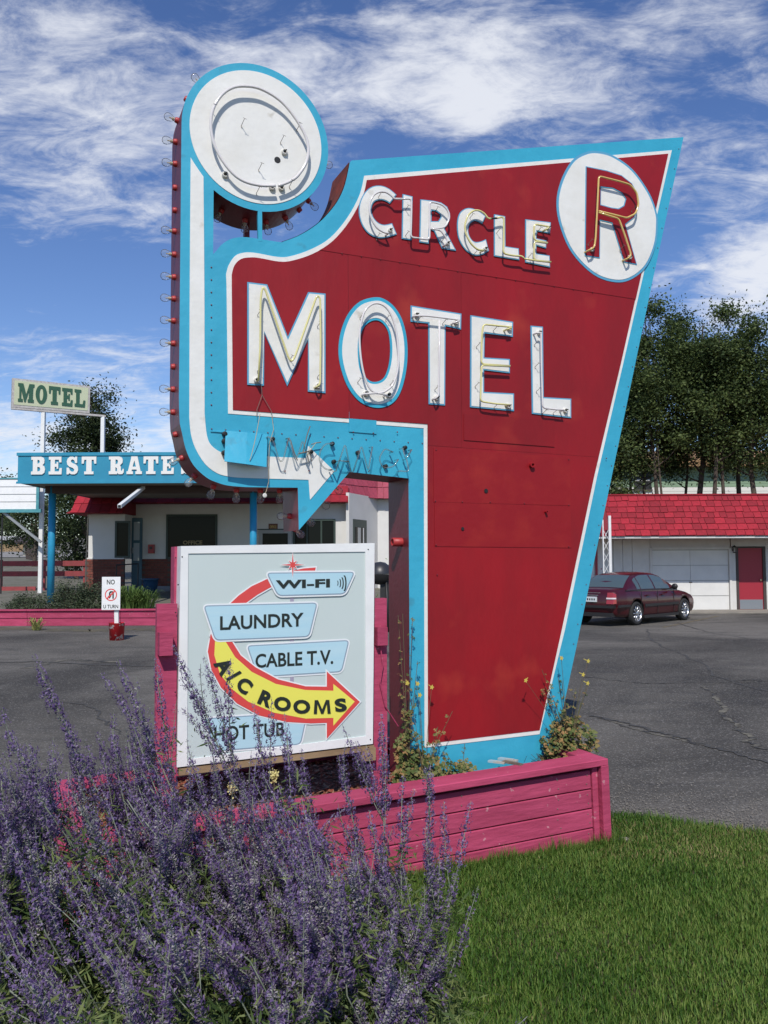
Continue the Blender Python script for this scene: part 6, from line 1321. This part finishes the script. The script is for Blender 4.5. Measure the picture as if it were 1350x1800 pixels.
def bush(cx_, cy_, label, nst, rx, ry, seed, maxobj=300, special=(), direct=()):
    r = random.Random(seed); t = thing('russian_sage', label, 'flowering shrub', (cx_, cy_, .0), 0, 'russian sage plants along the planter'); stems = MB(); placed = []; lv = []
    jobs = [(None, None)] * nst + [('s', q) for q in special]
    for kind_, q in jobs:
        if kind_ is None:
            bx__ = cx_ + .14 + r.gauss(0, rx * .42); by_ = cy_ + r.gauss(0, ry * .42); tx = cx_ + r.gauss(0, rx * .75); ty = cy_ + r.gauss(0, ry * .65) - .05
            tx = min(tx, .30 + r.uniform(-.12, .03)); H_ = Htop(tx * 3.0 / max(ty, 1.8)) * r.uniform(.58, .97) * (1.0 - .22 * max(0, (2.75 - ty))); tip = Vector((tx - .10, ty, H_)); base = Vector((min(bx__, .22), by_, .02)); nb = r.randint(2, 6)
        else: tip = q[0]; base = q[1]; nb = q[2]
        mid = base.lerp(tip, .5) + Vector((r.uniform(-.02, .10), r.uniform(-.05, .05), .06)); P_ = [base.lerp(mid, k / 3) for k in range(3)] + [mid.lerp(tip, k / 3) for k in range(4)]
        P_ = catmull(P_, 2, False); stems.tube([tuple(p_ - Vector((cx_, cy_, 0))) for p_ in P_], .0020, 4)
        d = (P_[-1] - P_[-3]).normalized(); l_, me = r.choice(SPK[8:]) if kind_ is None else SPK[13]
        placed.append((tip - d * l_ * .8, d, me, l_))
        if kind_: e1 = (P_[-3] - P_[-6]).normalized(); placed.append((tip - d * l_ * .8 - e1 * .22, (e1 + d).normalized(), SPK[11][1], .28))
        for k in range(nb):
            f = r.uniform(.38, .95); i = int(f * (len(P_) - 1)); p0 = P_[i]; dd_ = (P_[min(i + 1, len(P_) - 1)] - P_[i - 1]).normalized(); sv = Vector((r.uniform(-1, 1), r.uniform(-1, 1), 0)).normalized()
            dv = (dd_ * 1.5 + sv * r.uniform(.25, .7) + Vector((-.30, 0, .35))).normalized(); l_, me = r.choice(SPK[:12]); bl = r.uniform(.03, .12); p1 = p0 + dv * bl; stems.tube([tuple(x_ - Vector((cx_, cy_, 0))) for x_ in (p0, p1)], .0018, 3); placed.append((p1, (dv + Vector((0, 0, .25))).normalized(), me, l_))
        for k in range(9 if kind_ is None else 3):
            f = r.uniform(.1, .82); p_ = P_[int(f * (len(P_) - 1))]; lv.append(p_)
    for (ax_, ay_, bx2, by2, Yd) in direct:
        p_t = P3(ax_, ay_, Yd); p_b = P3(bx2, by2, Yd + .03); dv = p_t - p_b; placed.append((p_b, dv.normalized(), SPK[r.choice((12, 13))][1] if dv.length > .24 else SPK[r.choice((8, 9, 11))][1], dv.length)); stems.tube([tuple(x_ - Vector((cx_, cy_, 0))) for x_ in (Vector((p_b.x + .15, p_b.y + .1, max(.02, p_b.z - .35))), p_b, p_b.lerp(p_t, .3))], .0022, 4)
    stems.build('stems', m_stm, t, True); lx_ = Vector((cx_, cy_, 0))
    placed.sort(key=lambda q_: (q_[0] - CAM).length - .25 * q_[0].z)
    bigV = []; bigF = []; bigM = []
    for i, (p_, d, me, l_) in enumerate(placed):
        Q = d.to_track_quat('Z', 'Y').to_matrix().to_4x4() @ Matrix.Rotation(r.uniform(0, 6.28), 4, 'Z'); Q.translation = p_ - lx_
        if i < maxobj:
            o = bpy.data.objects.new('flower_spike', me); COL.objects.link(o); o.parent = t; o.matrix_local = Q
        else:
            n0 = len(me.vertices); co_ = np.empty(n0 * 3, dtype=np.float32); me.vertices.foreach_get('co', co_); co_ = co_.reshape(-1, 3); Qn = np.array(Q); bigV.append(co_ @ Qn[:3, :3].T + Qn[:3, 3])
            bigF.append([tuple(v_ for v_ in pl__.vertices) for pl__ in me.polygons]); bigM.append([pl__.material_index for pl__ in me.polygons])
    if bigV:
        off_ = 0; FF = []; MM = []
        for v_, f_, m_i in zip(bigV, bigF, bigM): FF += [tuple(x_ + off_ for x_ in q_) for q_ in f_]; MM += m_i; off_ += len(v_)
        o = mk('far_flower_spikes', np.concatenate(bigV).tolist(), FF, [m_fl, m_cal, m_stm], t, False, MM); tag(o, kind='stuff')
    # dissected leaves
    lv = np.array([tuple(p_ - lx_) for p_ in lv]); n_ = 26000; idx = RNG.integers(0, len(lv), n_); C = lv[idx] + RNG.normal(size=(n_, 3)) * np.array([.045, .045, .05]); C[:, 2] = np.clip(C[:, 2], .02, 2); V, Fc = leafcloud(C, .040, asp=.15); tag(mkbig('leaves', V, Fc, m_sgl, t, 4), kind='stuff'); return t
def P3(px, py, Y): return Vector(tuple(atY(px, py, Y)))
sp_left = [(P3(72, 1185, 2.9), Vector((-.80, 2.95, .02)), 3), (P3(218, 1195, 3.0), Vector((-.55, 3.05, .02)), 5), (P3(40, 1330, 2.7), Vector((-.9, 2.8, .02)), 4), (P3(2, 1372, 2.8), Vector((-1.2, 2.8, .02)), 4)] + [(P3(x_q, y_q, 3.1), Vector((x_q / 500 - 1.25, 3.1, .02)), 5) for x_q, y_q in ((95, 1352), (128, 1325), (158, 1345), (182, 1330), (205, 1318), (235, 1300), (262, 1310))]
sp_mid = [(P3(318, 1165, 3.15), Vector((-.42, 3.2, .02)), 4), (P3(368, 1188, 3.1), Vector((-.30, 3.15, .02)), 4), (P3(276, 1190, 3.2), Vector((-.7, 3.2, .02)), 3), (P3(452, 1268, 3.2), Vector((-.3, 3.2, .02)), 3), (P3(505, 1290, 3.15), Vector((-.35, 3.1, .02)), 2)]
sp_right = [(P3(672, 1290, 3.1), Vector((-.12, 3.0, .02)), 5), (P3(755, 1382, 3.0), Vector((.02, 2.9, .02)), 1), (P3(600, 1365, 3.1), Vector((-.12, 3.1, .02)), 3), (P3(535, 1352, 3.2), Vector((-.2, 3.1, .02)), 3), (P3(718, 1425, 3.0), Vector((0, 2.9, .02)), 2), (P3(798, 1560, 2.9), Vector((.12, 2.8, .02)), 3), (P3(770, 1545, 2.9), Vector((.1, 2.8, .02)), 3)]
bush(-1.25, 2.75, 'large purple russian sage at the left edge with one tall lone spike', 66, .62, .42, 1, 300, sp_left)
bush(-.55, 2.85, 'purple russian sage whose spikes rise in front of the white amenities sign', 66, .42, .42, 2, 300, sp_mid)
bush(-.08, 2.62, 'purple russian sage ending beside the lawn, before the planter boards', 52, .24, .42, 3, 300, sp_right)
DIR = [(300, 1575, 440, 1690, 2.15), (312, 1650, 425, 1762, 2.1), (150, 1665, 230, 1790, 2.1), (520, 1600, 560, 1760, 2.2), (600, 1590, 610, 1750, 2.3), (690, 1640, 660, 1780, 2.2), (60, 1560, 130, 1700, 2.2), (230, 1620, 300, 1740, 2.15), (440, 1600, 520, 1740, 2.2), (20, 1480, 80, 1640, 2.3)]
bush(-.62, 2.05, 'nearest low purple russian sage at the bottom edge of the photo', 26, .45, .2, 4, 300, (), DIR)
# ------------------------------------------------------------------ columbine plants in the planter
m_col = leafmat('columbine_leaf', (.07, .11, .03), (.19, .21, .07), (.38, .22, .09), 9, .3); m_cst = mat('columbine_stem', (.16, .09, .06), .8, (.10, .12, .05), 8, .5); m_yfl = mat('yellow_petal', (.75, .62, .12), .6, trans=.3)
def columbine(cx_, cy_, z0, rx, hh_, nl, label, tall, flowers, seed):
    r = random.Random(seed); t = thing('columbine_plant', label, 'plant', (cx_, cy_, z0), A, 'columbine plants in the planter'); b = MB(); V = []; Fc = []
    def leaf(c, s):
        n_ = Vector((r.uniform(-.6, .6), r.uniform(-1, .1), r.uniform(.3, 1))).normalized(); u_ = n_.orthogonal().normalized(); v_ = n_.cross(u_); a0_ = r.uniform(0, 6.28)
        for k in range(3):
            t0 = a0_ + k * 2.1; b0 = len(V); V.append(c)
            for j, (q, rr_) in enumerate(((-.75, .75), (-.4, 1.0), (-.12, .82), (.12, .82), (.4, 1.0), (.75, .75))): V.append(c + (u_ * math.cos(t0 + q) + v_ * math.sin(t0 + q)) * s * rr_ + n_ * (s * .12 * math.cos(q * 6)))
            Fc.append(tuple(range(b0, b0 + 7)))
    for k in range(nl):
        an_ = r.uniform(0, 6.28); q = r.random() ** .5; zz = hh_ * (r.random() ** 1.2) * (1.1 - .6 * q); c = Vector((math.cos(an_) * rx * q, math.sin(an_) * rx * .55 * q, zz + .02)); leaf(c, r.uniform(.018, .034))
        if k % 4 == 0: b.bar((0, 0, 0), c, .0017, .001, 4, cap=False)
    for k in range(tall):
        tip = Vector((r.uniform(-rx * 1.15, rx * .9), r.uniform(-rx * .3, rx * .3), hh_ * r.uniform(1.1, 2.3))); mid = Vector((tip.x * .35, tip.y * .4, tip.z * .5)); b.tube([(0, 0, 0), mid, tip], .0016, 4)
        for j in range(7): p_ = mid.lerp(tip, r.random()) + Vector((r.uniform(-.025, .025), r.uniform(-.02, .02), r.uniform(-.02, .02))); leaf(p_, r.uniform(.008, .016))
    b.build('stems', m_cst, t); mk('leaves', V, Fc, m_col, t); 
    inv = Matrix.Rotation(-A, 3, 'Z')
    for px, py, off_ in flowers:
        x_, z_ = sg(px, py, off_); w_ = SO + SU * x_ + SB * off_; lp_ = inv @ Vector((w_.x - cx_, w_.y - cy_, 0)); lp_.z = z_ - z0; f = MB()
        P_ = []
        for k in range(10): an_ = math.pi * k / 5 + .3; rr_ = .015 if k % 2 == 0 else .008; P_.append((lp_.x + rr_ * math.sin(an_), lp_.z + rr_ * math.cos(an_)))
        f.prism(P_, lp_.y - .002, lp_.y); f.bar((lp_.x, lp_.y, lp_.z), (lp_.x * .9, lp_.y + .03, lp_.z + .01), .002); f.build('flower', m_yfl, t)
        b2 = MB(); b2.tube([(0, 0, 0), (lp_.x * .5, lp_.y * .5, lp_.z * .6), (lp_.x, lp_.y + .003, lp_.z)], .0012, 4); b2.build('flower_stem', m_cst, t)
    return t
def wp(px, off, z):
    x_ = sg(px, 1330, off)[0]; z += drop(x_); w_ = SO + SU * x_ + SB * off; return w_.x, w_.y, z
zc2 = zc - .04
x_, y_, z_ = wp(745, -.10, zc2); columbine(x_, y_, z_, .19, .20, 120, 'columbine with green, yellow and red leaves at the left foot of the sign', 7, [(759, 1208, -.10), (716, 1201, -.1), (734, 1202, -.1), (738, 1222, -.1)], 3)
x_, y_, z_ = wp(716, -.06, zc2); columbine(x_, y_, z_, .07, .42, 90, 'thin reddish columbine climbing beside the red column', 7, [], 8)
x_, y_, z_ = wp(812, -.14, zc2); columbine(x_, y_, z_, .09, .12, 50, 'small spreading columbine over the cap, right of the leafy clump', 2, [], 9)
x_, y_, z_ = wp(1000, -.04, zc2); columbine(x_, y_, z_, .19, .27, 300, 'full bushy columbine at the right end of the planter with tall yellow flowers', 14, [(924, 1196, -.12), (1033, 1201, -.1), (1025, 1186, -.1), (987, 1157, -.1), (1034, 1162, -.1)], 5)
# yellow snapdragon blossoms behind the sage
for i, (px, py, lab) in enumerate([(408, 1385, 'pale yellow flower head low beside the amenities sign, left one'), (482, 1362, 'pale yellow flower head below the lettering HOT TUB, right one')]):
    x_, z_ = sg(px, py, -.25); w_ = SO + SU * x_ + SB * -.25; t = thing('yellow_flower', lab, 'flower', (w_.x, w_.y, zc2), 0, 'pale yellow flowers in the planter'); b = MB(); b.bar((0, 0, 0), (0, 0, z_ - zc2 + .02), .002); b.build('stem', m_cst, t)
    V, Fc = leafcloud(np.array([[0, 0, z_ - zc2]]) + RNG.normal(size=(60, 3)) * np.array([.010, .010, .018]), .014, asp=.9); mkbig('petals', V, Fc, mat('pale_yellow_petal', (.75, .68, .30), .6, trans=.3), t, 4)
# dry stems and dark leaf litter around the right plant
n_ = 160; b = MB(); x0_, y0_, _ = wp(985, -.05, 0)
for k in range(n_): a_ = Vector((x0_ + random.gauss(0, .09), y0_ + random.gauss(0, .04), zc2 + .01)); b.bar(a_, a_ + Vector((random.gauss(0, .03), random.gauss(0, .02), random.uniform(.0, .05))), .0013, n=3, cap=False)
tag(b.build('dead_stems', mat('dead_stem', (.08, .055, .035), .9)), 'tangle of dark dead stems at the base of the bushy columbine', 'plant litter', kind='stuff')
# grit swept against the lawn edge
n = 3200; ex = RNG.uniform(1.2, 3.4, n); ey = np.interp(ex, [1.2, 1.6, 2.31, 9], [5.47, 5.38, 5.13, 4.3]) + np.abs(RNG.normal(size=n)) * .45 + .02; s_ = RNG.uniform(.003, .009, n)
a0_ = RNG.uniform(0, 6.28, n); V = np.stack([np.stack([ex + s_ * np.cos(a0_ + k * 2.1), ey + s_ * np.sin(a0_ + k * 2.1), np.full(n, .0075)], 1) for k in range(3)] + [np.stack([ex, ey, .0075 + s_], 1)], 1).reshape(-1, 3)
i0 = np.arange(n)[:, None] * 4; Fc = np.concatenate([i0 + np.array([[0, 1, 3]]), i0 + np.array([[1, 2, 3]]), i0 + np.array([[2, 0, 3]])], 0)
tag(mkbig('gravel', V, Fc, mat('grit', (.22, .20, .17), .9, (.09, .085, .08), 60, .5), None, 3), 'loose grit scattered on the asphalt along the lawn edge', 'gravel', kind='stuff')
